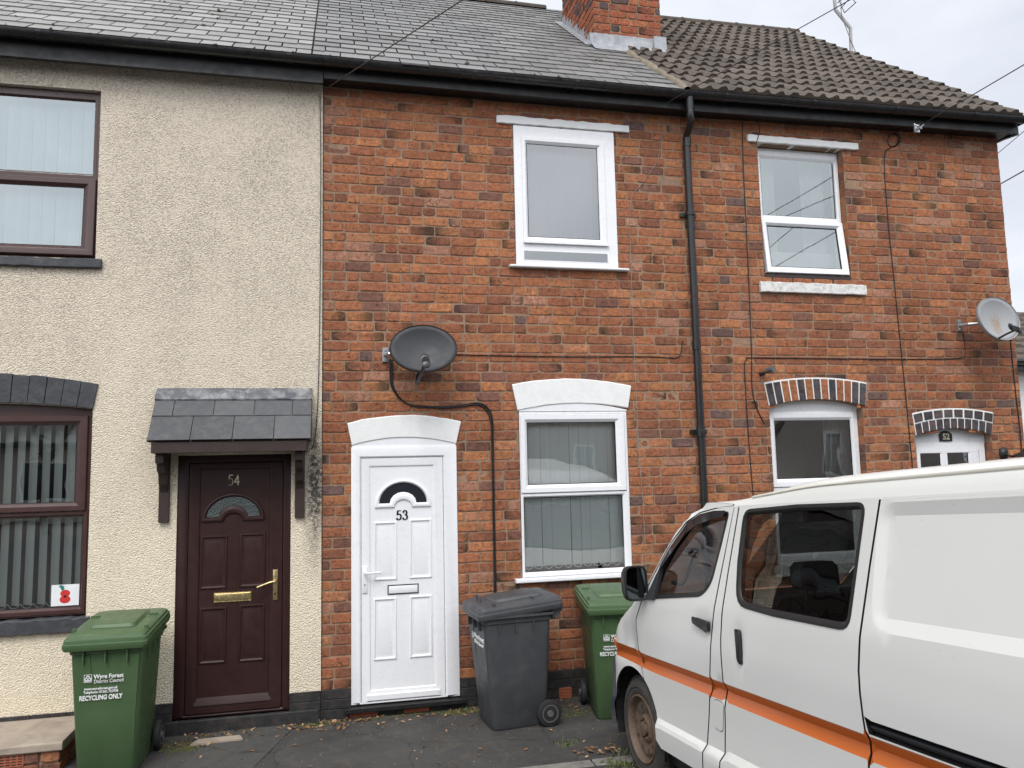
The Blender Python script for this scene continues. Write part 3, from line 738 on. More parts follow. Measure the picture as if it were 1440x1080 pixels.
# 52 lower window
o=rect(4.118,5.118,1.0,2.455); g=rc(1090,1196.7,591,672.5,y+.012); 
mb=MB(); wframe(mb,o,y,.05); so=[(o[0][0]+.025,g[0][1]-.075),(o[1][0]-.055,g[0][1]-.075),(o[2][0]-.055,g[2][1]+.075),(o[3][0]+.025,g[2][1]+.075)]; sash(mb,so,g,y,.02)
lo=[(so[0][0],1.03),(so[1][0],1.03),(so[1][0],so[0][1]-.004),(so[0][0],so[0][1]-.004)]; lg=inset(lo,.06); sash(mb,lo,lg,y,.01)
mb.add([(x,y+.006,z) for x,z in rect(so[1][0],o[1][0]-.02,1.03,2.44)],[(0,1,2,3)]); mb.add([(x,y+.006,z) for x,z in rect(o[0][0]+.02,o[1][0]-.02,so[2][1],2.45)],[(0,1,2,3)])
infill(mb,4.114,5.122,2.452,2.487,2.547,y-.004)
win=mb.build('window',['white_upvc','rubber'],H52,smooth=35); pane(win,g,y+.008); pane(win,lg,y+.018); room(win,4.14,5.1,1.0,2.44,.14,m='room_pale')
mb=MB(); mb.loft([[(4.88+.03*i,.3+.028*math.sin(i*2.1),z) for i in range(9)] for z in (1.05,2.4)],False,False,False); mb.build('curtain','curtain_pale',win,solid=.003)
board('sill','old_white_paint',H52,4.06,5.17,-.035,.09,.9,1.0,.004)
def voussoir_arch(h,P,Q,rows,y0):
    mb=MB(); N=48; up=arc(*P,N); lo=arc(*Q,N)
    f=lambda t,v:[ (lambda a,b:a+(b-a)*v)(*[ (L[int(t*N)][k]*(1-(t*N-int(t*N)))+L[min(N,int(t*N)+1)][k]*(t*N-int(t*N))) for L in (lo,up)]) for k in (0,1)]
    for i in range(24):
        a,b=i/24,(i+1)/24; q=[f(a,-.0),f(b,-.0),f(b,1.0),f(a,1.0)]; w=.004
        q=[(q[0][0],q[0][1]),(q[1][0],q[1][1]),(q[2][0],q[2][1]+.006),(q[3][0],q[3][1]+.006)]
        mb.prism(q,y0+.006,.1,1)
    for v0,v1,cols in rows:
        n=len(cols)
        for i,cd in enumerate(cols):
            a,b=i/n+.10/n,(i+1)/n-.10/n; e=.0 if v0==0 else .04; pts=[]
            for t in (a,(a+b)/2,b): pts.append(f(t,v0+e))
            for t in (b,(a+b)/2,a): pts.append(f(t,v1-(.045 if v1==1 else .03)))
            c=random.choice([(.055,.057,.066),(.072,.075,.083)]) if cd=='d' else bcol(PAL[:3])
            d=random.uniform(0,.002)
            mb.prism([tuple(p) for p in pts],y0-d,.098 if v0==0 else .05,0,c)
    return mb.build('arch',['brick','white_paint'],h,bevel=.002)
voussoir_arch(H52,(4.069,2.702,4.627,2.753,5.184,2.704),(4.108,2.485,4.63,2.548,5.158,2.482),[(0,1,'ddrrdrdrdrrdd')],-.014)
voussoir_arch(H52,(5.677,2.399,6.152,2.447,6.642,2.400),(5.703,2.187,6.15,2.252,6.60,2.185),[(0,.53,'ddddddddddd'),(.53,1,'dddddddd')],-.014)
# 52 door
y=.09; o=rect(5.715,6.585,.05,2.10)
mb=MB(); wframe(mb,o,y,.07,.006); infill(mb,5.704,6.596,2.098,2.188,2.254,y-.002)
fr=mb.build('door_frame','white_upvc',H52,smooth=35)
mb=MB(); lf=rect(5.79,6.51,.09,2.03); p1=rc(1290,1325.5,636,690,y); p2=rc(1333,1365,635,690,y)
mb.box(5.79,6.51,y+.01,y+.05,.09,p1[0][1]-.05); mb.ring(lf,[(0,0),(0,.004),(.02,.006)],y-.0,False)
for a,b in ((5.79,p1[0][0]),(p1[1][0],p2[0][0]),(p2[1][0],6.51)): mb.box(a,b,y-.004,y+.045,p1[0][1]-.05,2.03)
mb.box(5.79,6.51,y-.006,y+.045,p1[2][1],2.03)
for p in (p1,p2): mb.ring(inset(p,-.0),[(0,.004),(.012,-.004)],y)
d52=mb.build('door','white_upvc',H52,smooth=35)
pane(d52,p1,y+.012); pane(d52,p2,y+.012); room(d52,5.79,6.5,.1,2.02,y+.05)
q=rc(1322,1339.5,606,620.5,y-.02); (ax,az),(bx,bz)=q[0],q[2]; cxq=(ax+bx)/2
mb=MB(); mb.prism([(ax,az),(bx,az),(bx,bz-.035),(bx-.03,bz-.01),(cxq+.02,bz),(cxq-.02,bz),(ax+.03,bz-.01),(ax,bz-.035)],y-.016,y-.003)
pl=mb.build('number_plaque','black_board',d52,bevel=.003); textmesh('52',.085,'number','gold_digit',d52,front(cxq,y-.017,(az+bz)/2-.008),bold=.003)
# --- 54 windows
y=.03; o=rect(-3.43,-1.752,3.685,5.07)
ug=[(-2.52,at(65,241,y).z),(at(132,190,y).x,at(65,241,y).z),(at(132,190,y).x,at(65,138.5,y).z),(-2.52,at(65,138.5,y).z)]
mb=MB(); so=[(-2.59,ug[0][1]-.05),(o[1][0]-.025,ug[0][1]-.05),(o[2][0]-.025,o[2][1]-.03),(-2.59,o[2][1]-.03)]
wframe(mb,o,y,.05,.004); sash(mb,so,ug,y,.006); mb.box(-2.66,-2.58,y-.004,y+.05,3.69,5.06); ob=inset(o,.03)
so2=[(-3.40,ug[0][1]-.05),(-2.66,ug[0][1]-.05),(-2.66,so[2][1]),(-3.40,so[2][1])]; ug2=inset(so2,.06); sash(mb,so2,ug2,y,.006)
win=mb.build('window',['brown_upvc','rubber'],H54,smooth=35); pane(win,ug,y+.012,'upper_glass'); pane(win,ug2,y+.012,'upper_glass')
zt=so[0][1]-.002; til=math.tan(R(2.6))
for (a,b) in ((-2.575,o[1][0]-.018),(-3.41,-2.665)):
    s2=[(a,o[0][1]+.02),(b,o[0][1]+.02),(b,zt),(a,zt)]; g2=[(a+.065,at(60,345.5,y-.02).z),(at(117,305,y-.02).x if b>-2 else b-.065,at(60,345.5,y-.02).z),(at(117,305,y-.02).x if b>-2 else b-.065,at(60,260,y-.02).z),(a+.065,at(60,260,y-.02).z)]
    sv=lambda X,Y,Z:(X,y-.006+Y-(zt-Z)*til,Z)
    mb=MB(); sash(mb,s2,g2,0,.022); mb.v=[sv(*v) for v in mb.v]; mb.build('sash',['brown_upvc','rubber'],win,smooth=35)
    mb=MB(); mb.add([sv(x,.004,z) for x,z in g2],[(0,1,2,3)]); mb.build('pane','upper_glass',win)
blinds(win,-3.4,-1.78,3.75,5.0,.14,'blind_pale',w=.085,gap=.008,ang=.25); room(win,-3.4,-1.78,3.72,5.05,.1)
board('sill','sill_slate_paint',H54,-3.52,-1.70,-.06,.05,3.60,3.672,.006)
y=.03; o=rect(-3.435,-1.74,.93,2.475)
ug=[(-2.52,at(60,708,y-.0).z),(at(108,650,y).x,at(60,708,y).z),(at(108,650,y).x,at(55,597,y).z),(-2.52,at(55,597,y).z)]
lg=[(-2.55,at(60,856,y).z),(at(113.5,790,y).x,at(60,856,y).z),(at(113.5,790,y).x,at(60,727.5,y).z),(-2.55,at(60,727.5,y).z)]
mb=MB(); wframe(mb,o,y,.035,.0)
so=[(-2.59,ug[0][1]-.062),(o[1][0]-.03,ug[0][1]-.062),(o[2][0]-.03,ug[2][1]+.065),(-2.59,ug[2][1]+.065)]; sash(mb,so,ug,y,.024)
lo=[(-2.60,o[0][1]+.01),(o[1][0]-.012,o[0][1]+.01),(o[1][0]-.012,so[0][1]-.003),(-2.60,so[0][1]-.003)]; sash(mb,lo,lg,y,.008)
mb.box(-2.66,-2.59,y-.006,y+.05,.94,2.46); s2=rect(-3.40,-2.66,.96,2.44); g2=inset(s2,.07); sash(mb,s2,g2,y,.008)
mb.add([(x,y+.004,z) for x,z in rect(-3.42,-1.76,so[2][1],2.47)],[(0,1,2,3)]); infill(mb,-3.447,-1.733,2.47,2.49,2.545,y+.004)
win=mb.build('window',['brown_upvc','rubber'],H54,smooth=35); pane(win,ug,y+.004); pane(win,lg,y+.014); pane(win,g2,y+.014)
blinds(win,-3.38,-1.80,1.0,2.42,.17,'blind_sage',w=.088,gap=.0,ang=-.6); room(win,-3.4,-1.77,.96,2.44,.1)
board('sill','sill_slate_paint',H54,-3.54,-1.70,-.06,.05,.815,.918,.006)
mb=MB(); up=arc(-3.49,2.686,-2.59,2.768,-1.694,2.686,30); lo=arc(-3.455,2.491,-2.59,2.545,-1.726,2.491,30)
for i in range(0,30,2):
    d=random.uniform(-.004,.004); e=random.uniform(-.004,.003)
    a=lambda p,q,t:(p[0]+(q[0]-p[0])*t,p[1]+(q[1]-p[1])*t)
    mb.prism([a(lo[i],lo[i+1],.03),lo[i+1],a(lo[i+1],lo[i+2],.97),(a(up[i+1],up[i+2],.97)[0],up[i+2][1]+e),(up[i+1][0],up[i+1][1]+e),(a(up[i],up[i+1],.03)[0],up[i][1]+e)],-.036+d,.03)
mb.build('arch','sill_slate_paint',H54,bevel=.003)
# --- white door of 53
def letterbox(d,L,Rr,T,B,y,mat,rim):
    q=rc(L,Rr,T,B,y); mb=MB(); mb.ring(q,[(0,-.004),(0,.006),(.006,.008),(.009,.006)],y,True,0)
    mb.ring(inset(q,.009),[(0,.0065),(0,.010),(.003,.0115)],y,True,1); return mb.build('letterbox',[rim,mat],d,smooth=35)
def panelmould(mb,L,Rr,T,B,y,w=.028,h=.009,mi=0):
    q=rc(L,Rr,T,B,y); mb.ring(q,[(0,.0),(.005,h),(w*.45,h*1.15),(w*.8,.0015),(w,.001),(w*1.15,.001),(w*1.9,h*.75),(w*2.0,h*.8)],y,True,mi)
def fanlight(mb,pb_l,pb_r,ptop,y,gl,mi=0,wm=.03,h=.014):
    # half-round moulded light with a small half-round at the foot
    a=at(*pb_l,y); b=at(*pb_r,y); t=at(*ptop,y); cx=(a.x+b.x)/2; zb=(a.z+b.z)/2; rx=(b.x-a.x)/2; rz=t.z-zb; r0=.30
    def outl(k): # k: inset
        o=[]; ri=rx*r0+k
        for i in range(17): th=PI*i/16; o.append((cx+(rx-k)*math.cos(th),zb+k*.9+(rz-k*1.6)*math.sin(th)))
        for i in range(9): th=PI-PI*i/8; o.append((cx+ri*math.cos(th)*1.0,zb+k*.9+ri*.82*math.sin(th)))
        return o
    rs=[[(x,y-hh,z) for x,z in outl(k)] for k,hh in ((0,0),(.006,h),(.018,h*1.25),(.03,h),(.04,.002))]
    mb.loft(rs,False,False,True,mi)
    o=outl(.04); rr=[]
    g=MB(); up=o[:17]; lo=list(reversed(o[17:])); lo=[lo[int(i*8/16)] if i%2==0 else tuple((Vector(lo[i//2])+Vector(lo[i//2+1]))/2) for i in range(17)]
    g.loft([[(x,y-.003,z) for x,z in up],[(x,y-.003,z) for x,z in lo]],False,False,False); g.f=[tuple(reversed(f)) for f in g.f]
    return g
y=-.008
fo=rect(.233,1.111,.10,2.160); lf=rc(507.7,625,643,983,y)
mb=MB(); mb.loft([[(x,y+d,z) for x,z in p] for p,d in ((fo,.08),(fo,-.012),(inset(fo,.012),-.016),([(lf[0][0]-.012,lf[0][1]-.008),(lf[1][0]+.012,lf[1][1]-.008),(lf[2][0]+.012,lf[2][1]+.012),(lf[3][0]-.012,lf[3][1]+.012)],-.016),(lf,-.004),(lf,.04))],False,False)
infill(mb,.240,1.106,2.157,2.176,2.236,y-.003); mb.build('door_frame','white_upvc',H53,smooth=35)
mb=MB(); pn=rc(521,611,655.5,967,y); lf2=inset(lf,.003)
mb.loft([[(x,y+d,z) for x,z in p] for p,d in ((lf2,.04),(lf2,.0),(inset(lf2,.004),-.004),(inset(pn,-.012),-.004),(inset(pn,-.004),.0),(pn,.008))],False,True)
yp=y+.008
panelmould(mb,525.5,558.5,733.5,816,yp); panelmould(mb,575.5,607.3,729.5,813,yp); panelmould(mb,525,558,840.5,928,yp); panelmould(mb,576,608,837,924,yp)
mb.box(pn[0][0]-.03,pn[1][0]+.03,y-.022,y+.0,lf2[0][1]+.012,lf2[0][1]+.05)
g=fanlight(mb,(526.5,714.5),(606.7,712),(567,674),yp,None)
d53=mb.build('door','white_upvc',H53,smooth=35); gg=g.build('pane','dark_glass',d53); room(d53,.30,1.04,.14,2.10,y+.05)  # dark box added behind the leaf to stop sky light at its edges
letterbox(d53,545,588.5,821.5,835,yp,'white_upvc','number_black')
q=rc(509.5,516.5,797,834,y-.004); mb=MB(); mb.ring(q,[(0,0),(0,.008),(.004,.010)],y-.004,True); hx=(q[0][0]+q[1][0])/2; hz=q[2][1]-.045
mb.tube([(hx,y-.01,hz),(hx,y-.05,hz)],.009,8); mb.tube(smoothpath([(hx,y-.05,hz),(hx+.03,y-.055,hz-.003),(hx+.125,y-.05,hz-.002)],4),.0085,8)
hd=mb.build('handle','white_upvc',d53,smooth=40); mb=MB(); mb.tube([(hx,y-.0135,hz-.10),(hx,y-.0150,hz-.10)],.0075,10); mb.build('keyhole','galvanised',d53)
def digits(txt,L,Rr,T,B,y,mat,parent,serif):
    q=rc(L,Rr,T,B,y); x0,x1,z0,z1=q[0][0],q[1][0],q[0][1],q[2][1]; H=z1-z0; W=(x1-x0)/len(txt)
    for k,ch in enumerate(txt):
        S={'5':[[(.82,1),(.28,1),(.2,.56),(.34,.62),(.52,.64),(.74,.56),(.84,.36),(.76,.12),(.5,.0),(.24,.03),(.14,.12)]],
           '3':[[(.18,.86),(.34,.98),(.52,1.0),(.72,.92),(.76,.76),(.66,.60),(.44,.53)],[(.44,.53),(.72,.47),(.84,.28),(.74,.08),(.48,.0),(.24,.03),(.14,.12)]],
           '4':[[(.64,.0),(.64,1.0),(.08,.30),(.9,.30)]]}[ch]
        mb=MB()
        for st in S:
            P=[Vector((x0+W*(k+.02)+p[0]*W*.92,y,z0+p[1]*H)) for p in st]
            if ch!='4': P=[P[0]]+([P[1],P[2]] if ch=='5' else [])+[v for v in (smoothpath(P[2:],4) if ch=='5' else smoothpath(P,4))][1:]
            for i in range(len(P)-1):
                a,b=P[i],P[i+1]; d=(b-a).normalized(); nrm=Vector((-d.z,0,d.x)); w=.0075 if not serif else (.0055+.0075*abs(d.z))*(1 if i else 1.15)
                w*=H/.075*.52; a2,b2=a-d*w*.35,b+d*w*.35
                mb.add([a2-nrm*w,a2+nrm*w,b2+nrm*w,b2-nrm*w,(a2-nrm*w)+Vector((0,-.003,0)),(a2+nrm*w)+Vector((0,-.003,0)),(b2+nrm*w)+Vector((0,-.003,0)),(b2-nrm*w)+Vector((0,-.003,0))],[(4,5,6,7),(0,4,7,3),(1,2,6,5),(0,1,5,4),(2,3,7,6)])
            if serif:
                for p in (P[-1],P[0]) if ch=='3' or st is S[0] else (P[-1],):
                    if ch=='5' and p is P[0]: continue
                    if ch=='3' and ((st is S[0] and p is P[-1]) or (st is S[1] and p is P[0])): continue
                    mb.add([p+Vector((math.cos(a*PI/4)*.009,-.0032,math.sin(a*PI/4)*.009)) for a in range(8)],[tuple(range(8))])
        mb.build('number',mat,parent)
digits('53',556.9,574.4,718,730.6,yp-.001,'number_black',d53,True)
# --- brown door of 54
y=.01
fo=rect(-1.108,-.242,.105,2.122); lf=rc(262.5,397.5,650,1000,y)
mb=MB(); mb.loft([[(x,y+d,z) for x,z in p] for p,d in ((fo,.08),(fo,-.012),(inset(fo,.012),-.016),(inset(lf,-.016),-.016),(lf,-.004),(lf,.04))],False,False); mb.build('door_frame','brown_door',H54,smooth=35)
mb=MB(); pn=rc(279.5,378.5,660,985,y); lf2=inset(lf,.003); 
mb.loft([[(x,y+d,z) for x,z in p] for p,d in ((lf2,.04),(lf2,.0),(inset(lf2,.004),-.004),(inset(pn,-.012),-.004),(inset(pn,-.004),.0),(pn,.008))],False,True)
yp=y+.008
panelmould(mb,281,320,753,828.5,yp); panelmould(mb,336.5,373.5,749.5,825.5,yp); panelmould(mb,279.5,318.5,854,933.5,yp); panelmould(mb,335.5,372.5,849.5,930,yp)
xa,xb,zz=pn[0][0]-.02,pn[1][0]+.02,lf2[0][1]+.06
mb.loft([[(x,yp,zz+.055),(x,yp-.010,zz+.03),(x,yp-.020,zz+.0),(x,yp,zz-.01)] for x in (xa,xb)],True,True)
mb.box(lf2[0][0]+.01,lf2[1][0]-.01,y-.02,y,lf2[0][1]+.005,lf2[0][1]+.04)
g=fanlight(mb,(283,735),(372.5,731),(328,693.5),yp,None)
d54=mb.build('door','brown_door',H54,smooth=35)
for m in ('door_glass',):
    n=NT(m); v=n.n('ShaderNodeTexVoronoi'); v.inputs['Scale'].default_value=90; n.l(n.coord(),v.inputs['Vector']); n.base(n.mix(v.outputs['Distance'],(.03,.042,.04),(.085,.105,.1))); n.b.inputs['Roughness'].default_value=.12; n.bump(v.outputs['Distance'],.5,.01); MATS[m]=n.m
g.build('pane','door_glass',d54); room(d54,-1.04,-.31,.16,2.05,y+.05); letterbox(d54,301,353.5,832.5,846,yp,'brass','brass')  # unseen box added so no sky light leaks round the brown door
q=rc(384,390.3,801,843.5,y-.004); mb=MB(); mb.ring(q,[(0,0),(0,.008),(.004,.010)],y-.004,True); hx=(q[0][0]+q[1][0])/2; hz=q[2][1]-.088
mb.tube([(hx,y-.01,hz),(hx,y-.05,hz)],.009,8); mb.tube(smoothpath([(hx,y-.05,hz),(hx-.04,y-.055,hz-.004),(hx-.135,y-.05,hz-.038)],4),.0085,8)
hd=mb.build('handle','brass',d54,smooth=40); mb=MB(); mb.tube([(hx,y-.0135,hz-.10),(hx,y-.0150,hz-.10)],.0075,10); mb.build('keyhole','number_black',d54)
digits('54',320.3,338.4,668,682.3,yp-.001,'gold_digit',d54,False)
# --- porch canopy of 54
mb=MB(); zt,zb,yb=2.625,2.215,-.315; xl,xr=-1.272,-.083
cp=lambda x,t,h=0:(x,-.02+(yb+.02)*t-h*.8,zt+(zb-zt)*t+h*.6)
for (t0,t1,cuts,hh) in ((.50,1.0,[0,.255,.51,.765,1],.022),(.12,.52,[0,.125,.375,.63,.875,1],.014)):
    for a,b in zip(cuts,cuts[1:]):
        x0=xl+(xr-xl)*a+.003; x1=xl+(xr-xl)*b-.003; t=random.random(); k=random.uniform(0,.003); c=(t,t,t)
        P=[cp(x0,t1,hh+k),cp(x1,t1,hh+k),cp(x1,t0,hh*.4),cp(x0,t0,hh*.4),cp(x0,t1,hh+k-.008),cp(x1,t1,hh+k-.008),cp(x1,t0,hh*.4-.008),cp(x0,t0,hh*.4-.008)]
        mb.add(P,[(0,1,2,3),(4,5,1,0),(5,6,2,1),(7,4,0,3),(7,6,5,4)],0,c)
mb.add([cp(xl,1,0),cp(xr,1,0),cp(xr,0,0),cp(xl,0,0),(xl,-.02,zb+.0),(xr,-.02,zb)],[(0,1,2,3),(0,4,5,1),(1,5,2),(0,3,4)],2,(.3,)*3)
rr=[]
for i in range(19):
    x=xl+(xr-xl)*i/18; w=random.uniform(-.003,.003); rr.append([cp(x,-.06,.012),cp(x,.0,.02+w),cp(x,.19,.020+w),cp(x,.205,.010)])
mb.loft(rr,False,False,False,1,(.5,)*3)
cano=mb.build('porch_canopy',['porch_slate','lead','brown_timber'],H54); cano.data.materials[1]=plain('weathered_lead',(.07,.075,.085),.5,var=.3,scale=10,dirt=((.4,.4,.4),9,.75))
mb=MB(); mb.box(xl+.03,xr-.03,yb+.0,yb+.028,zb-.085,zb-.004); mb.box(xl+.03,xl+.055,yb+.028,-.02,zb-.085,zb-.01); mb.box(xr-.055,xr-.03,yb+.028,-.02,zb-.085,zb-.01); mb.box(xl+.055,xr-.055,yb+.03,-.02,zb-.02,zb-.008); mb.build('fascia_board','brown_timber',cano,bevel=.003)
for xc in (-1.195,-.175):
    mb=MB(); mb.box(xc-.038,xc+.038,-.055,-.012,1.60,2.13)
    prof=[(-.055,1.83),(-.055,2.13),(-.25,2.13),(-.25,2.06),(-.20,2.05),(-.185,2.0),(-.13,1.97),(-.11,1.90),(-.075,1.87)]
    mb.loft([[(x,a,b) for a,b in prof] for x in (xc-.03,xc+.03)],True,True); mb.build('bracket','brown_timber',cano,bevel=.004)
# ------------------------------------------------------------------ ground
def gz(y):
    if y>-1.45: return 0.0 if y>-1.2 else -.012*min(1,(-1.2-y)/.15)
    return -.012+min(.075*(-1.45-y),.075*7.5)
def sheet(name,mat,x0,x1,ys,off,nx=24,wob=.0):
    mb=MB(); rows=[]
    for y in ys: rows.append([(x0+(x1-x0)*i/nx,y,gz(y)+off+(random.uniform(-wob,wob))) for i in range(nx+1)])
    mb.loft(rows,False,False,False); mb.f=[tuple(reversed(f)) for f in mb.f]
    return kind(mb.build(name,mat,None,smooth=60),'structure')
sheet('ground','ground_soil',-150,150,[200,60,20,.5,-1.2,-1.35,-1.45,-8.95,-12,-40,-160],-.03,8)
pv=[.06]+[-.05*i for i in range(0,28)]; sheet('pavement','asphalt_pavement',-9,14,pv,0,220,.0035)
sheet('road','asphalt_road',-60,60,[-1.465]+[-1.5-.25*i for i in range(31)]+[-12,-13.4],.0,60,.0)
mb=MB(); x=-9
while x<14:
    l=.9+random.uniform(-.01,.01); z=random.uniform(-.003,.003); mb.box(x+.005,x+l-.005,-1.462+random.uniform(-.004,.004),-1.352,-.15,.006+z-.010); x+=l
kind(mb.build('kerb','kerb_stone',None,bevel=.008),'structure')
mb=MB(); pts=[(-.75,-.02),(-.18,-.03),(-.33,-.55),(-.55,-1.3),(-.62,-1.345),(-1.02,-1.345),(-.93,-.8)]
vs,fs,_=cdt([(x,y) for x,y in reversed(pts)],(),.1); mb.add([(x,y,.0055) for x,y in vs],fs); kind(mb.build('pavement_patch','patch_tar'),'structure')
mb=MB(); mb.prism([(0,0),(.36,.02),(.33,.11),(.04,.10)],-.0,.018); mb.v=[(-.92+x,-.33+z+.12*0,.017-y) for x,y,z in mb.v]; tag(mb.build('stone_fragment','stone_slab'),'flat broken piece of pale stone lying below the brown door','stone')
# ------------------------------------------------------------------ litter, moss, weeds
mb=MB()
def leaf(mb,x,y,z,s,mi):
    a=random.uniform(0,2*PI); t=Matrix.Rotation(a,3,'Z')@Matrix.Rotation(random.uniform(-.5,.5),3,'X')@Matrix.Rotation(random.uniform(-.5,.5),3,'Y')
    L=[(-1,0,0),(-.35,-.45,.12),(.4,-.4,.15),(1,0,.05),(.4,.4,.18),(-.35,.45,.1),(0,0,-.02)]
    mb.add([Vector((x,y,z+.25*s))+t@(Vector(p)*s) for p in L],[(0,1,6),(1,2,6),(2,3,6),(3,4,6),(4,5,6),(5,0,6)],mi)
for _ in range(230):
    q=random.random()
    if q<.6: x=random.uniform(-1.0,2.3); y=-.05-abs(random.gauss(0,.13))
    else: x=random.uniform(-1.4,2.4); y=random.uniform(-1.3,-.05)
    leaf(mb,x,y,.004,random.uniform(.006,.021),random.choice((0,0,1)))
for cx,cy,n in ((-.15,-.1,26),(.25,-.09,34),(.12,-.2,14),(1.16,-.13,20),(-1.0,-.25,26),(1.9,-1.25,30),(1.95,-1.7,24)):
    for _ in range(n): leaf(mb,random.gauss(cx,.10),min(-.035,random.gauss(cy,.05)),.004+max(0,gz(cy)),random.uniform(.008,.026),random.choice((0,0,1)))
kind(mb.build('fallen_leaves',['leaf_brown','leaf_pale']),'stuff')
mb=MB()
for _ in range(520):
    x=random.uniform(-1.6,2.4); y=-.03-abs(random.gauss(0,.35)) if random.random()<.75 else random.uniform(-1.33,-.03)
    if y<-1.33: continue
    pass; s=random.uniform(.002,.0065); z=.003
    vs=[(x+s*math.cos(a*PI/2+.5),y+s*math.sin(a*PI/2+.5),z) for a in range(4)]+[(x,y,z+s*1.1)]
    mb.add(vs,[(0,1,4),(1,2,4),(2,3,4),(3,0,4)])
kind(mb.build('gravel_grit','stone_chip'),'stuff')
mb=MB()
for cx,cy,rx,ry,n in ((1.12,-.12,.15,.05,260),(-.98,-.32,.17,.10,300),(.0,-.1,.12,.035,120),(.5,-.075,.5,.012,160),(-.5,-.09,.4,.012,140),(1.9,-.4,.25,.12,160),(1.72,-1.06,.08,.05,70),(1.95,-1.5,.1,.07,130)):
    for _ in range(n):
        x=random.gauss(cx,rx*.6); y=min(-.03,random.gauss(cy,ry*.6)); s=random.uniform(.004,.011); h=s*random.uniform(.5,1.1)
        mb.add([(x-s,y,0),(x,y-s,0),(x+s,y,0),(x,y+s,0),(x,y,h)],[(0,1,4),(1,2,4),(2,3,4),(3,0,4)])
kind(mb.build('moss','moss'),'stuff')
mb=MB()
for cx,cy,n,hh in ((1.74,-1.03,16,.03),(1.13,-.1,20,.03),(1.93,-1.55,26,.035),(-.02,-.09,14,.04),(2.0,-1.36,22,.05)):
    for _ in range(n):
        x=random.gauss(cx,.05); y=min(-.03,random.gauss(cy,.025)); a=random.uniform(0,2*PI); h=hh*random.uniform(.4,1); l=h*.9; w=.0035
        dx,dy=math.cos(a),math.sin(a)
        mb.add([(x-dy*w,y+dx*w,0),(x+dy*w,y-dx*w,0),(x+dx*l*.5-dy*w,y+dy*l*.5+dx*w,h*.8),(x+dx*l*.5+dy*w,y+dy*l*.5-dx*w,h*.8),(x+dx*l,y+dy*l,h)],[(0,1,3,2),(2,3,4)])
kind(mb.build('weeds','weed'),'stuff')
# ------------------------------------------------------------------ brick step with stone slab
st=thing('step','low red brick step capped with a worn stone slab below the brown window','step',(-2.4,-.3,0))
mb=MB(); n=14; rr=[]
for i in range(n+1):
    x=-3.6+(1.92)*i/n; w=lambda: random.uniform(-.003,.003)
    rr.append([(x,.0,.14),(x,-.60+w(),.142),(x,-.612+w(),.15),(x,-.61+w(),.193),(x,-.60+w(),.201+w()),(x,-.3,.203+w()),(x,.0,.205)])
mb.loft(rr,True,True,True); mb.build('slab','stone_slab',st,bevel=.004)
mb=MB(); mb.box(-3.58,-1.712,-.57,-.03,-.02,.14,1)
bricks(mb,-3.58,-1.705,-.021,.143,lambda u,v,h:(u,-.582-h,v),header=.15); bricks(mb,-.582,-.03,-.021,.143,lambda u,v,h:(-1.706+h,u,v),header=.15)
mb.build('brick_base',['brick','mortar'],st)
p0,p1=at(0,1068,-.59),at(32,1075,-.59)
mb=MB(); a0,a1=-2.28,p1.x; z0,z1=.066,.136; mb.box(a0,a1,-.588,-.57,z0,z1,1)
for i in range(11): xx=a0+(a1-a0)*i/10; mb.box(xx-.005,xx+.005,-.592,-.58,z0,z1)
for i in range(5): zz=z0+(z1-z0)*i/4; mb.box(a0,a1,-.5925,-.58,zz-.004,zz+.004)
mb.build('air_brick',['terracotta','room_dark'],st)
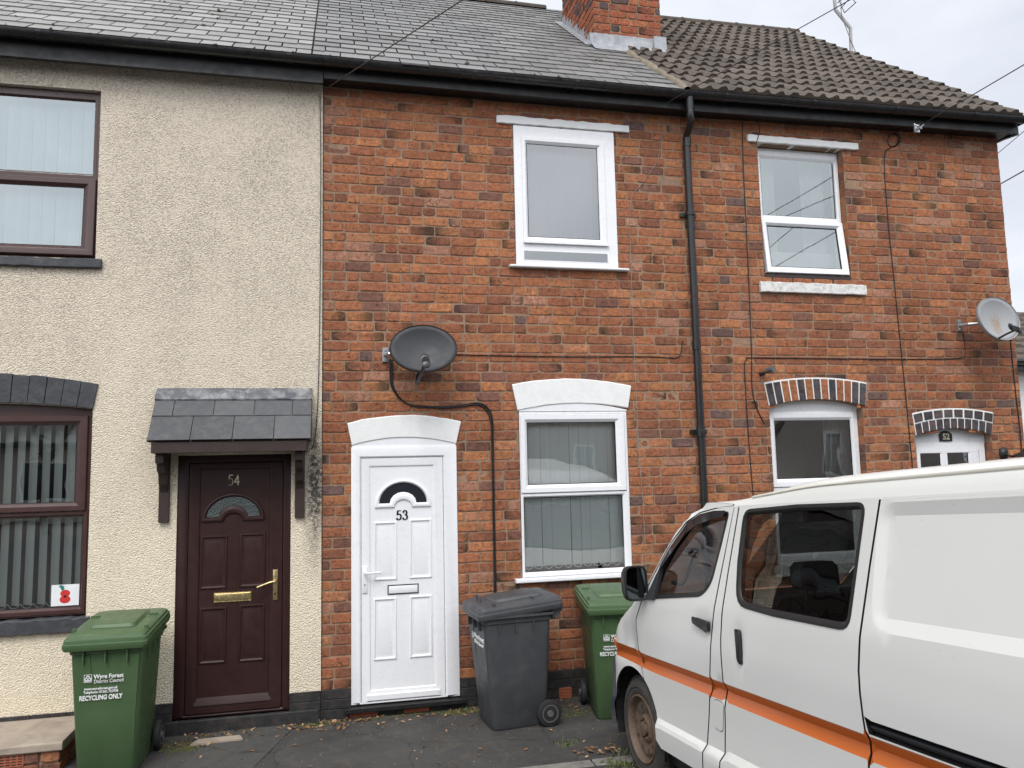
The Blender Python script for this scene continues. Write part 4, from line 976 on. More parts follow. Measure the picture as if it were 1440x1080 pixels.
# ------------------------------------------------------------------ wheelie bins
def rrect(w,y0,y1,r,n=4):
    pts=[]
    for cx,cy,a0 in ((w/2-r,y0+r,-PI/2),(w/2-r,y1-r,0),(-w/2+r,y1-r,PI/2),(-w/2+r,y0+r,PI)):
        for i in range(n+1): a=a0+PI/2*i/n; pts.append((cx+r*math.cos(a),cy+r*math.sin(a)))
    return pts
def make_bin(label,matn,mtx,handle_bar,print_lines):
    t=thing('wheelie_bin',label,'bin',mat=mtx,group='wheelie bins outside the houses')
    mb=MB(); H=.865
    secs=[(0.0,.36,-.22,.20,.04),(.02,.385,-.235,.215,.05),(.4,.425,-.265,.235,.05),(.78,.462,-.292,.25,.045),(.80,.465,-.294,.25,.045),(.805,.485,-.303,.262,.045),(H-.02,.490,-.305,.264,.045),(H-.018,.535,-.325,.285,.05),(H,.535,-.325,.285,.05)]
    mb.loft([[(x,y,z) for x,y in rrect(w,a,b,r)] for z,w,a,b,r in secs],True,True)
    # raised corner strips and ribs under the rim
    for sx in (-1,1):
        w=lambda z:.36+(.465-.36)*z/.80; yf=lambda z:-.22-.074*z/.8
        mb.loft([[(sx*(w(z)/2-.13),yf(z)+.004,z),(sx*(w(z)/2-.13),yf(z)-.007,z),(sx*(w(z)/2-.018),yf(z)-.007,z),(sx*(w(z)/2-.018),yf(z)+.01,z)] for z in (.03,.79)],True,True)
    for x in (-.14,0,.14):
        mb.box(x-.004,x+.004,-.322,-.29,.745,.845)
    for y in (-.18,-.04,.10):
        for sx in (-1,1): mb.box(sx*.228-.012,sx*.228+.016,y-.004,y+.004,.73,.845)
    mb.box(-.2,.2,.25,.30,.80,.845); body=mb.build('body',matn,t,smooth=38)
    # lid
    mb=MB(); L=[(-.022,.530,-.345,.335,.03),(.0,.545,-.352,.34,.03),(.020,.545,-.352,.34,.03),(.024,.534,-.345,.338,.03),(.046,.532,-.343,.338,.03),(.050,.512,-.330,.332,.035),(.064,.505,-.326,.33,.04),(.070,.485,-.312,.32,.05),(.078,.43,-.27,.29,.06)]
    mb.loft([[(x,y,H-.008+z+(.055*(y+.34)/.68)) for x,y in rrect(w,a,b,r)] for z,w,a,b,r in L],True,True)
    zt=lambda y:H-.008+.055*(y+.34)/.68
    mb.loft([[(x,y,zt(y)+h) for x,y in rrect(w,a,b,.03)] for h,w,a,b in ((.08,.31,-.19,.22),(.098,.28,-.175,.2),(.102,.26,-.15,.19))],False,True)
    for sx in (-1,1):
        mb.box(sx*.235-.012,sx*.235+.012,-.23,-.21,H+.055,H+.095); mb.box(sx*.2-.03,sx*.2+.03,.1,.115,H+.09,H+.118)
    if handle_bar: mb.tube(smoothpath([(-.05,-.265,H+.07),(-.05,-.275,H+.115),(-.04,-.275,H+.122),(.04,-.275,H+.122),(.05,-.275,H+.115),(.05,-.265,H+.07)],3),.006,6)
    lid=mb.build('lid',matn,t,smooth=24)
    mb=MB(); mb.tube([(-.24,.335,H+.025),(.24,.335,H+.025)],.017,8)
    for x in (-.22,-.08,.08,.22): mb.loft([[(x-.012,.26,H-.05),(x-.012,.30,H-.05),(x-.012,.36,H+.02),(x-.012,.34,H+.06),(x-.012,.26,H+.03)],[(x+.012,.26,H-.05),(x+.012,.30,H-.05),(x+.012,.36,H+.02),(x+.012,.34,H+.06),(x+.012,.26,H+.03)]],True,True)
    mb.build('handle',matn,t,smooth=38)
    for sx in (-1,1):
        mb=MB(); x0=sx*.205; prof=[(.0,.045),(.004,.075),(.0,.082),(.006,.097),(.016,.1),(.036,.1),(.046,.095),(.05,.08),(.05,.03)]
        rings=[[(x0+sx*(d),.215+r*math.cos(a*PI/10),.1+r*math.sin(a*PI/10)) for a in range(20)] for d,r in prof]
        mb.loft(rings,True,False); wh=mb.build('wheel','rubber',t,smooth=35)
        mb=MB(); mb.loft([[(x0+sx*d,.215+r*math.cos(a*PI/10),.1+r*math.sin(a*PI/10)) for a in range(20)] for d,r in ((.03,.066),(.052,.066),(.052,.058),(.036,.055),(.036,.03),(.056,.024),(.056,.004))],False,True)
        for k in range(8):
            a=k*PI/4; c,s=math.cos(a),math.sin(a); q=.006
            mb.add([(x0+sx*.037,.215+c*.026-s*q,.1+s*.026+c*q),(x0+sx*.037,.215+c*.026+s*q,.1+s*.026-c*q),(x0+sx*.05,.215+c*.058+s*q,.1+s*.058-c*q),(x0+sx*.05,.215+c*.058-s*q,.1+s*.058+c*q)],[(0,1,2,3)])
        mb.build('hub','hub_grey',wh,smooth=35)
    mb=MB(); mb.tube([(-.22,.215,.1),(.22,.215,.1)],.012,8); mb.build('axle','rubber',t)
    tilt=math.atan(.074/.8)
    def ft(x,z): return Matrix.Translation((x,-.222-.074*z/.8-.008,z))@Matrix.Rotation(-tilt*0,4,'X')@FRONT
    for txt,x,z,s,al,b,sx in print_lines: textmesh(txt,s,'lettering','white_print',body,ft(x,z),.003,al,b,sx)
    # emblem: square with three-lobed tree mark
    mb=MB(); x0,z0=print_lines[0][1]-.062,print_lines[0][2]-.032; yl=-.2925
    mb.ring(rect(x0,x0+.05,z0,z0+.05),[(0,0),(.003,0)],yl)
    cxx=x0+.025
    for ddx,ddz,rr in ((0,.032,.012),(-.010,.02,.012),(.010,.02,.012)):
        mb.loft([[(cxx+ddx+r*math.cos(a*PI/8),yl,z0+ddz+r*math.sin(a*PI/8)) for a in range(16)] for r in (rr*.45,rr)],False,False)
    mb.add([(cxx-.018,yl,z0+.006),(cxx+.018,yl,z0+.006),(cxx+.018,yl,z0+.012),(cxx-.018,yl,z0+.012)],[(0,1,2,3)])
    mb.build('emblem','white_print',body)
    return t
LN=[('Wyre Forest',-.075,.655,.036,'LEFT',.0009,1.0),('District Council',-.075,.624,.032,'LEFT',0,.92),('www.wyreforest.gov.uk',-.03,.578,.022,'CENTER',.0005,1),('Telephone: 01562 732928',-.03,.556,.022,'CENTER',.0005,.95),('RECYCLING ONLY',-.03,.518,.042,'CENTER',.0012,.78)]
def mt(x,y,rz,z=0,s=1): return Matrix.Translation((x,y,z))@Matrix.Rotation(R(rz),4,'Z')@Matrix.Scale(s,4)
make_bin('green recycling bin by the brown door','bin_green',mt(-1.365,-.525,-1.5)@Matrix.Diagonal((.96,1,1,1)),False,LN)
LD=[('Wyre Forest',-.075,.675,.05,'LEFT',.0012,1.0),('District Council',-.075,.630,.04,'LEFT',0,.92)]
make_bin('charcoal grey wheelie bin between the white door and the green bin','bin_charcoal',mt(1.465,-.455,-84,.0,.985),True,LD)
make_bin('green recycling bin beside the white van nose, under the white window','bin_green',mt(2.31,-.44,-8,0,.975),False,LN)
# ------------------------------------------------------------------ satellite dishes
def dish(label,c,w,h,yaw,pitch,matn,wallx,boom,lr):
    root=thing('satellite_dish',label,'satellite dish',(wallx,0,c.z-.02),'satellite dishes on the brick wall')
    Mx=Matrix.Translation(c)@Matrix.Rotation(R(yaw),4,'Z')@Matrix.Rotation(R(pitch),4,'X')   # local: x right, z up, -y facing
    mb=MB(); rings=[]; NR=7
    for k in range(NR+1):
        t=k/NR; rings.append([Mx@Vector((w/2*t*math.cos(a*PI/20),.05*(1-t*t)-.02,h/2*t*math.sin(a*PI/20))) for a in range(40)])
    rings=rings[1:]
    o=len(rings[0]); mb.loft(rings,True,False); mb.loft([rings[-1],[Mx@Vector((w/2*1.012*math.cos(a*PI/20),-.026,h/2*1.012*math.sin(a*PI/20))) for a in range(40)],[Mx@Vector((w/2*1.015*math.cos(a*PI/20),-.0,h/2*1.015*math.sin(a*PI/20))) for a in range(40)]],False,False)
    ref=mb.build('reflector',matn,root,smooth=40,solid=.004)
    mb=MB()
    for q in ((-.045,.02),(.045,.02),(-.04,-.12),(.04,-.12)): 
        mb.add([Mx@Vector((q[0]+.006*math.cos(a*PI/4),.048-.3*(abs(q[1])**2)*3,q[1]+.006*math.sin(a*PI/4))) for a in range(8)],[tuple(range(8))])
    mb.build('bolt','black_plastic',ref)
    mb=MB(); wb=Vector((wallx,-.0,c.z-.02)); back=Mx@Vector((0,.10,-.03))
    mb.box(wallx-.02,wallx+.03,-.022,.0,c.z-.075,c.z+.045); mb.tube([wb+Vector((.0,-.02,0)),wb+Vector((.03,-.10,0)),Vector((back.x,back.y,wb.z))],.016,8)
    for q in ((-.05),(.03)): mb.tube([(wallx+.005,-.02,c.z+q-.005),(wallx+.005,-.032,c.z+q-.005)],.008,6)
    mb.box(back.x-.05,back.x+.05,back.y-.03,back.y+.03,back.z-.05,back.z+.05); mb.build('bracket','galvanised',root,smooth=30)
    mb=MB(); e1=boom[-1]
    mb.tube([Mx@Vector((0,.05,-h/3))]+boom,lr,8); mb.build('arm','black_plastic',root)
    mb=MB(); ax=(Mx@Vector((0,.03,-.0))-e1).normalized()
    mb.loft([[ (lambda v:v)(e1+ax*d+ (Mx.to_3x3()@Vector((r*math.cos(a*PI/6),0,r*math.sin(a*PI/6))))) for a in range(12)] for d,r in ((-.075,.02),(-.07,.032),(.02,.033),(.04,.026),(.085,.026),(.087,.036),(.115,.036),(.12,.02))],True,True)
    mb.build('receiver','black_plastic',root,smooth=40)
    return root
c1=at(595.5,491,-.25); dish('dark charcoal oval satellite dish above the white door',c1,.545,.405,-3,-14,'dish_charcoal',at(541,500,0).x,[at(587,528,-.19),at(586.5,539,-.27),at(592,526,-.40),at(599,509,-.54)],.015)
c2=at(1402,449,-.28); dish('pale grey rust-stained satellite dish at the end of the brick wall',c2,.63,.435,13,-6,'dish_grey',at(1347,456,0).x,[at(1400,476,-.24),at(1401,477.5,-.30),at(1415,470,-.45),at(1430,463,-.62)],.010)
RUSTMAP.inputs['Scale'].default_value=(10,0,7); RUSTMAP.inputs['Location'].default_value=(-10*(c2.x-at(1347,456,0).x+.0),0,7*.03)
# ------------------------------------------------------------------ wires
def wire(name,label,cat,pts,r,mat='cable_black',y=-.008,group=None,sub=4,extra=None):
    P=[at(*p,y) if len(p)==2 else Vector(p) for p in pts]; mb=MB(); mb.tube(smoothpath(P,sub),r,6)
    if extra: mb.tube(smoothpath([at(*p,y-.004) for p in extra],sub),r,6)
    return tag(mb.build(name,mat,None,smooth=60),label,cat,group)
wire('dish_cable','black twin cable looping from the dark dish down to the charcoal bin','cable',[(549,505),(549,535),(553,548),(563,561),(577,569),(596,571),(625,572),(652,569),(668,566.5),(680,569),(689,578),(692.5,592),(693.5,620),(695,720),(697.5,835)],.0068,extra=[(551.5,506),(551.5,536),(556,550),(566,563),(580,570.5),(598,572.5),(626,573.5),(653,570.5),(668,568.5),(678.5,571),(686.5,580),(690.5,594),(691.5,620),(693.5,720),(695.5,835)],y=-.012)
wire('wall_cable','thin black cable running level from the dark dish towards the downpipe','cable',[(640,498.5),(700,500),(800,501.5),(900,501.5),(940,503),(951,503),(957,498),(960,479)],.0045)
wire('wall_cable','thin grey wire running down the bricks right of the white windows','cable',[(925,168),(928,190),(925,225),(905,255),(888,280),(886,330),(889,420),(893,520),(899,640),(905,720),(910,840)],.0028,'cable_grey')
wire('wall_cable','black vertical cable on the bricks left of the right-hand windows','cable',[(1044,172),(1045.5,240),(1050,330),(1054,420),(1057,500),(1057,535),(1060,560),(1066,578),(1075,596)],.005)
wire('wall_cable','black cable running level from the grey dish and down behind the van roof','cable',[(1355,468),(1357,485),(1357,498),(1352,503),(1330,504.5),(1250,505),(1150,504),(1060,503),(1050,505),(1047,513),(1048,540),(1053,620),(1061,720)],.005)
wire('wall_cable','black cable coiled once under the eaves then dropping beside the small door','cable',[(1258,187),(1265,191),(1265,200),(1258,206),(1250,204),(1249,194),(1255,188),(1263,192),(1262,202),(1252,208),(1245,214),(1244,240),(1249,310),(1258,400),(1267,490),(1275,570),(1284,665)],.0048)
wire('wall_cable','black cable dropping from the grey dish towards the lantern','cable',[(1421,474),(1423,500),(1428,550),(1434,600),(1437,640)],.006)
wire('wall_cable','short black cable end over the lintel of the open window','cable',[(1067,176),(1068,186),(1065,196),(1063,203)],.004,y=-.034)
wire('wall_cable','thin dark wire on the cream wall beside the brick edge','cable',[(450,132),(451,250),(449.5,450),(447,560),(443,615),(438,632)],.0035,y=-.03)
def over(label,a,b,r=.006,far=9):
    A=Vector(a);B=Vector(b); D=(B-A); E_=A+D*far; P=[]
    for i in range(25): t=i/24; P.append(A.lerp(E_,t)-Vector((0,0,1))*(.02*D.length*far*t*(1-t)*0))
    mb=MB(); mb.tube(P,r,6); return tag(mb.build('overhead_cable','cable_black'),label,'cable','overhead cables to the houses')
over('black overhead cable rising from the cream house eaves past the slates',at(458,125,-.20),at(650,0,-2.2),.004,4)
over('black overhead cable crossing the brown tiles from above the downpipe',at(932,148,-.24),at(1195,0,-2.0),.0035,4)
over('black overhead cable clipped to the fascia at the right end of the terrace',at(1290,179,-.24),at(1440,91,-1.8),.0045,5)
over('thin overhead wire leaving the far side of the right gable below the eaves',at(1385,231,3.2),at(1430,193,1.6),.005,4)
over('black overhead cable meeting the right gable edge against the sky',at(1385,271,3.2),at(1440,240,1.4),.009,4)
mb=MB(); p=at(1288,180,-.2); mb.box(p.x-.03,p.x+.03,-.215,-.2,p.z-.05,p.z+.03); mb.tube([p+Vector((0,-.02,-.02)),p+Vector((.0,-.07,-.03))],.012,8); mb.tube([p+Vector((-.04,-.02,.03)),p+Vector((-.0,-.06,-.02)),p+Vector((.05,-.05,.02))],.006,6); tag(mb.build('cable_hook','galvanised',None,smooth=40),'small grey cable hook on the black fascia above the right wall','hook')
# wall sensor
t=thing('wall_sensor','small grey sensor on a swivel left of the striped brick arch','sensor',at(1069,527,0))
a=at(1070,526,0); mb=MB(); mb.tube([a,a+Vector((0,-.05,0))],.02,8); mb.tube([a+Vector((0,-.05,0)),a+Vector((.03,-.08,.02))],.01,8); mb.build('bracket','black_plastic',t)
mb=MB(); b=a+Vector((.04,-.10,.03)); d=Vector((.35,-.9,.1)).normalized(); mb.tube([b-d*.035,b-d*.03,b+d*.03,b+d*.035],.03,12); mb.build('head','hub_grey',t,smooth=40)
mb=MB(); mb.tube(smoothpath([a+Vector((0,-.01,-.02)),a+Vector((.0,-.012,-.08)),at(1072,540,-.01)],4),.003,5); mb.build('lead_wire','cable_grey',t)
# lantern by the right door
a=at(1413,638,0); t=thing('wall_lantern','black coach lantern on the bricks right of the small door','lantern',(a.x,0,a.z))
mb=MB(); mb.loft([[(a.x-.02+r*math.cos(k*PI/6),-d,a.z+r*1.25*math.sin(k*PI/6)) for k in range(12)] for d,r in ((0,.055),(.012,.055),(.02,.04),(.035,.025))],False,True)
mb.tube(smoothpath([(a.x-.02,-.03,a.z+.0),(a.x,-.09,a.z-.03),(a.x+.03,-.16,a.z-.0),(a.x+.05,-.2,a.z+.05),(a.x+.055,-.2,a.z+.02)],4),.010,8); mb.build('bracket','black_board',t,smooth=40)
mb=MB(); L=Vector((a.x+.055,-.2,a.z)); mb.loft([[(L.x+r*math.cos(k*PI/3),L.y+r*math.sin(k*PI/3),L.z+z) for k in range(6)] for z,r in ((.055,.006),(.03,.02),(.02,.035),(.0,.085),(-.02,.125),(-.028,.125),(-.028,.08))],True,False); mb.build('hood','black_board',t)
mb=MB(); mb.loft([[(L.x+r*math.cos(k*PI/3),L.y+r*math.sin(k*PI/3),L.z+z) for k in range(6)] for z,r in ((-.03,.085),(-.21,.055))],True,True); mb.build('glass_case','dark_glass',t)
# tv aerial on the far side of the gable
Ya=2.9; t=thing('tv_aerial','white cranked aerial mast rising behind the brown tile verge','aerial',at(1197,90,Ya))
mb=MB(); pts=[at(1198,110,Ya),at(1197,75,Ya),at(1196,40,Ya),at(1175,14,Ya),at(1173,-6,Ya),at(1172.5,-90,Ya)]; mb.tube(pts,.026,10); mb.build('mast','mast_grey' if 'mast_grey' in MATS else plain('mast_grey',(.42,.42,.42),.5).name,t,smooth=50)
mb=MB(); 
for p,q in (((1176,-8),(1187.5,18)),((1187.5,18),(1204,3)),((1182,12),(1196,-4)),((1178,4),(1190,-8)),((1196,-6),(1203,4)),((1170,-30),(1215,-14))): mb.tube([at(*p,Ya-.05),at(*q,Ya-.25)],.007,5)
mb.build('elements','hub_grey',t)
mb=MB(); mb.tube(smoothpath([at(1183,-10,Ya-.03),at(1183.5,20,Ya-.03),at(1192,45,Ya-.03),at(1197,58,Ya-.03),at(1206,80,Ya-.03)],4),.006,5); mb.build('cable','cable_grey',t)
# poppy card in the brown window
a,b=at(70,853.5,.02),at(110.5,821.5,.02); t=thing('poppy_card','white card with a red poppy in the corner of the lower brown window','card',((a.x+b.x)/2,.05,a.z))
mb=MB(); mb.box(a.x,b.x,.0405,.0425,a.z,b.z); mb.build('card','card_white',t)
cx,cz=a.x+(b.x-a.x)*.50,a.z+(b.z-a.z)*.44; s=(b.x-a.x)
mb=MB()
for dz,r in ((.115,.17),(-.115,.185)): mb.add([(cx+s*r*math.cos(k*PI/10)*(1.05),.0395,cz+s*dz+s*r*.82*math.sin(k*PI/10)) for k in range(20)],[tuple(range(20))])
mb.v=[(x,y-(.0002 if i>=20 else 0),z) for i,(x,y,z) in enumerate(mb.v)]; mb.build('poppy_petals','poppy_red',t)
mb=MB(); mb.add([(cx+s*.05*math.cos(k*PI/8),.0380,cz+s*.05*math.sin(k*PI/8)) for k in range(16)],[tuple(range(16))]); mb.build('poppy_centre','number_black',t)
mb=MB(); mb.add([(cx+s*x,.0387,cz+s*z) for x,z in ((-.10,.22),(-.17,.30),(-.15,.33),(-.24,.37),(-.19,.40),(-.25,.45),(-.16,.43),(-.12,.46),(-.10,.40),(-.03,.40),(-.06,.34),(-.02,.30))],[tuple(range(12))]); mb.build('poppy_leaf','poppy_leaf',t)
# ------------------------------------------------------------------ houses further off
t=thing('house','white rendered house with a low tiled roof just beyond the right gable','house',(14,6,0))
e=at(1437,508,5.5); zr_=at(1427,428,7.5).z+.25
mb=MB(); mb.box(9.5,24,5.8,13,-.2,e.z+.05); mb.build('wall','opposite_render',t).data.materials[0]=MATS['white_paint']
mb=MB(); per=.3
for r in range(9):
    z0=e.z+(zr_-e.z)*r/9; y0=5.45+(9.4-5.45)*r/9; y1=5.45+(9.4-5.45)*(r+1)/9+.05; z1=e.z+(zr_-e.z)*(r+1)/9
    xs=[9.2+.075*i for i in range(200)]; vs=[];fs=[];cc=[]
    for i,x in enumerate(xs):
        h=.03 if (i%4)<2 else 0; tt=random.random(); vs+=[(x,y0,z0-.02),(x,y0,z0+.04+h),(x,y1,z1+h*.5)]; cc+=[(tt,)*3]*3
    for i in range(len(xs)-1): a=i*3; fs+=[(a,a+3,a+4,a+1),(a+1,a+4,a+5,a+2)]
    mb.add(vs,fs,0,cc)
mb.add([(9.2,9.4,zr_),(24,9.4,zr_),(24,13.3,e.z),(9.2,13.3,e.z)],[(0,1,2,3)],0,(.4,)*3); mb.build('roof','concrete_tile',t)
mb=MB(); mb.tube([(9.2,5.38,e.z-.02),(24,5.38,e.z-.02)],.07,10); mb.box(9.2,24,5.46,5.8,e.z-.16,e.z-.0); mb.build('gutter','black_plastic',t)
def opp(label,x0,x1,yf,hh,wins,wallm,rise=2.6):
    t=thing('house',label,'house',((x0+x1)/2,yf,.55),'houses across the street'); g=.5
    mb=MB(); mb.box(x0,x1,yf-7,yf,0,g+hh); mb.build('wall',wallm,t)
    mb=MB(); mb.loft([[(x,yf+.35,g+hh-.05),(x,yf-3.5,g+hh+rise),(x,yf-7.35,g+hh-.05),(x,yf-7.35,g+hh-.2),(x,yf+.35,g+hh-.2)] for x in (x0-.2,x1+.2)],True,True); mb.build('roof','opposite_roof',t)
    for (cx,z,w,h) in wins:
        mb=MB(); mb.ring(rect(cx-w/2,cx+w/2,g+z,g+z+h),[(0,0),(0,.05),(.07,.05),(.07,.0)],0); mb.v=[(x,yf+y*-1,z_) for x,y,z_ in mb.v]; wn=mb.build('window','white_upvc',t)
        mb=MB(); mb.add([(x,yf+.02,z_) for x,z_ in rect(cx-w/2+.06,cx+w/2-.06,g+z+.06,g+z+h-.06)],[(0,1,2,3)]); mb.build('pane','dark_glass',wn); mb=MB(); mb.box(cx-.02,cx+.02,yf+.022,yf+.05,g+z+.06,g+z+h-.06); mb.build('glazing_bar','white_upvc',wn)
    return t
opp('pale rendered house across the street, seen in the right-hand window reflections',12.2,21,-15.5,5.2,[(15.9,.85,.75,1.5),(18.5,3.0,1.2,1.2),(18.5,.7,1.3,1.3),(13.6,3.2,1.0,1.2)],'opposite_render')
opp('brick house across the street, darkening the reflections in the white-framed windows',-4.5,11.2,-17.5,5.0,[(1.5,3.0,1.1,1.3),(6.5,3.0,1.1,1.3),(1.5,.7,1.4,1.3),(8,.1,.9,2)],'opposite_brick')
opp('low house with dark roof across the street, reflected in the left windows',-22,-6,-21,2.6,[(-9,.7,1.4,1.2),(-13,.7,1.4,1.2),(-17,.7,1.4,1.2)],'opposite_render',1.6)
# two bare-ish trees across the street
def tree(label,x,y,h,n,seed):
    random.seed(seed); t=thing('tree',label,'tree',(x,y,.55),'trees across the street'); mb=MB(); tips=[]
    def br(p,d,l,r,k):
        q=p+d*l; mb.tube([p,p.lerp(q,.5)+Vector((random.uniform(-.05,.05),random.uniform(-.05,.05),0))*l,q],r,5,r2=r*.6); tips.append(q)
        if k:
            for _ in range(3): br(q,(d+Vector((random.uniform(-.8,.8),random.uniform(-.8,.8),random.uniform(-.1,.5)))).normalized(),l*.68,r*.55,k-1)
    br(Vector((x,y,.5)),Vector((0,0,1)),h*.36,.13,4); mb.build('trunk','bark',t); mb=MB()
    for q in tips:
        for _ in range(n):
            c=q+Vector((random.gauss(0,.25),random.gauss(0,.25),random.gauss(0,.22))); s=random.uniform(.04,.09); a=Vector((random.uniform(-1,1),random.uniform(-1,1),random.uniform(-1,1))).normalized(); b=a.orthogonal().normalized()
            mb.add([c-a*s,c+b*s*.5,c+a*s,c-b*s*.5],[(0,1,2,3)])
    mb.build('crown','foliage',t)
tree('dark leafy tree across the street, reflected behind the brown window blinds',-6.5,-13.5,5.0,26,3)
tree('thin bare tree across the street beside the pale house',12.4,-13.6,5.0,3,5)
random.seed(11)
# ------------------------------------------------------------------ the van (own frame: x forward, y left (camera side), z up)
VD=ray(430,746).normalized(); VL=Vector((0,0,1)).cross(VD).normalized(); VU=VD.cross(VL)
WC=Vector((1.994,-1.80,.303)); VO=WC+VL*.02-VU*.315
VM=Matrix((VD,VL,VU)).transposed().to_4x4(); VM.translation=VO
VAN=thing('van','white panel van with orange stripe and rusty wheels parked nose towards the houses','van',mat=VM)
def interp(x,T):
    if x<=T[0][0]: return T[0][1]
    for (a,b),(c,d) in zip(T,T[1:]):
        if x<=c: return b+(d-b)*(x-a)/(c-a)
    return T[-1][1]
PROF=[(.28,.008),(.40,.018),(.425,.014),(.45,-.010),(.60,-.010),(.708,-.006),(.752,-.034),(.80,-.001),(.83,0),(.95,.004),(1.15,-.005),(1.85,-.12),(1.97,-.2)]
SIL=[(.28,.40),(.53,.39),(.72,.36),(.80,.33),(.84,.31),(.89,.29),(.94,.235),(1.0,.15),(1.05,.04),(1.15,-.11),(1.26,-.27),(1.40,-.41),(1.54,-.57),(1.60,-.665),(1.64,-.745),(1.67,-.815),(1.69,-.875),(1.70,-.92),(1.72,-1.02)]
CR=[(.28,.26),(.95,.26),(1.15,.16),(1.72,.13)]
def vpos(u,z,off=0.0,inner=0.0):
    xs=interp(z,SIL); r=interp(z,CR); xb=xs-.27*r; ys=interp(z,PROF); W=.84+ys; bul=.14
    fm=R(82)
    if u<=xb: x,y,nx,ny=u,ys,0,1
    else:
        s=u-xb
        if s<r*fm: a=s/r; x=xb+r*math.sin(a); y=ys-r*(1-math.cos(a)); nx,ny=math.sin(a),math.cos(a)
        else:
            y1=ys-r*(1-math.cos(fm)); x1=xb+r*math.sin(fm); lf=.84+y1; t=min(1,(s-r*fm)/lf)
            y=y1-lf*t; x=x1+bul*math.sin(t*PI/2); nx,ny=1,.15*(1-t)
    y+=feature(u,z)
    return Vector((x+nx*off,y+ny*off,z))
def umax(z):
    xs=interp(z,SIL); r=interp(z,CR); fm=R(82); return xs-.27*r+r*fm+.84+interp(z,PROF)-r*(1-math.cos(fm))
def sst(a,b,x): t=max(0,min(1,(x-a)/(b-a))); return t*t*(3-2*t)
def sdrr(x,z,x0,x1,z0,z1,r):
    cx,cz=(x0+x1)/2,(z0+z1)/2; dx=abs(x-cx)-(x1-x0)/2+r; dz=abs(z-cz)-(z1-z0)/2+r
    return math.hypot(max(dx,0),max(dz,0))+min(max(dx,dz),0)-r
def feature(x,z):
    f=0.0
    if x<-2.2: dd=sdrr(x,z,-3.75,-2.225-(z-1.2)*.09,1.185,1.655,.08); f-= .015*max(0,min(1,-dd/.05))
    if -1.4<x<-.8: f-=.012*sst(.0,-.03,sdrr(x,z,-1.03,-.855,1.02,1.105,.03))+.014*sst(.0,-.035,sdrr(x,z,-1.345,-1.235,.90,1.10,.04))
    if -.3<x<.5: f-=.018*math.exp(-((x-.02)/.06)**2-((z-.86)/.10)**2)+.012*math.exp(-((x-.16)/.05)**2-((z-.90)/.09)**2)   # the dent in the wing
    return f
def vpanel(mb,outer,holes=(),step=.05,lines=(),off=0,flange=.02,stripe=True,mirror=False,mi=0,holefl=True):
    vs,fs,polys=cdt(outer,holes,step,lines); P=[vpos(x,z,off) for x,z in vs]
    def mm(v): return Vector((v.x,-1.68-v.y,v.z)) if mirror else v
    fix=lambda f: tuple(reversed(f)) if not mirror else tuple(f)
    for k in (0,1):
        ff=[]
        for f in fs:
            zc=sum(vs[i][1] for i in f)/3; xc=sum(vs[i][0] for i in f)/3
            isst=stripe and SLO(xc)<zc<SHI(xc) and xc<.36
            if isst==bool(k): ff.append(f)
        if ff: mb.add([mm(p) for p in P],[fix(f) for f in ff],mi if not k else 1)
    for j,p in enumerate(polys):
        if j and not holefl: continue
        n=len(p)
        for i in range(n):
            a,b=p[i],p[(i+1)%n]; A,B=vpos(*a,off),vpos(*b,off); A2,B2=vpos(*a,off-flange),vpos(*b,off-flange)
            mb.add([mm(v) for v in (A,B,B2,A2)],[(0,1,2,3)],2 if flange>.0149 and stripe else mi)  # white-painted panel edges coloured dark to stand in for gap shade
def rnd(poly,r,n=4):
    out=[]; N=len(poly)
    for i in range(N):
        a,b,c=Vector(poly[i-1]),Vector(poly[i]),Vector(poly[(i+1)%N]); rr=r[i] if isinstance(r,(list,tuple)) else r
        if rr<=0: out.append(tuple(b)); continue
        d1=(a-b).normalized(); d2=(c-b).normalized(); q=min(rr,(a-b).length*.45,(c-b).length*.45)
        p,s=b+d1*q,b+d2*q
        for k in range(n+1): t=k/n; out.append(tuple(p*(1-t)**2+b*2*t*(1-t)+s*t*t))
    return out
ARC=(.07,.33,.36)
def RC(k):
    o=rnd([(-2.225-(1.655-1.2)*.09-k,1.655-k),(-3.75+k,1.655-k),(-3.75+k,1.185+k),(-2.2237-k,1.185+k)],.08-k*.9,5); return o+[o[0]]
def archpts(a0,a1,n,off=0): return [(ARC[0]+(ARC[2]+off)*math.cos(R(a0+(a1-a0)*i/n)),ARC[1]+(ARC[2]+off)*math.sin(R(a0+(a1-a0)*i/n))) for i in range(n+1)]
G=.0055
FW_OUT=rnd([(-.30,1.152),(-.36,1.148),(-.93,1.205),(-1.03,1.275),(-1.115,1.49),(-1.172,1.648),(-1.03,1.652),(-.88,1.638),(-.73,1.592),(-.53,1.455),(-.40,1.325)],[.01,.03,.07,.06,.03,.03,.03,.04,.06,.05,.03])[::-1]
BW_OUT=rnd([(-1.275,1.19),(-1.60,1.172),(-2.11,1.168),(-2.195,1.662),(-1.75,1.666),(-1.31,1.655),(-1.275,1.40)],[.13,0,.06,.05,0,.06,.0])[::-1]
SLO=lambda x:.708+.014*sst(-.3,.3,x)
SHI=lambda x:.799+.016*sst(-.3,.3,x)
XS=[-3.9+.1*i for i in range(44)]
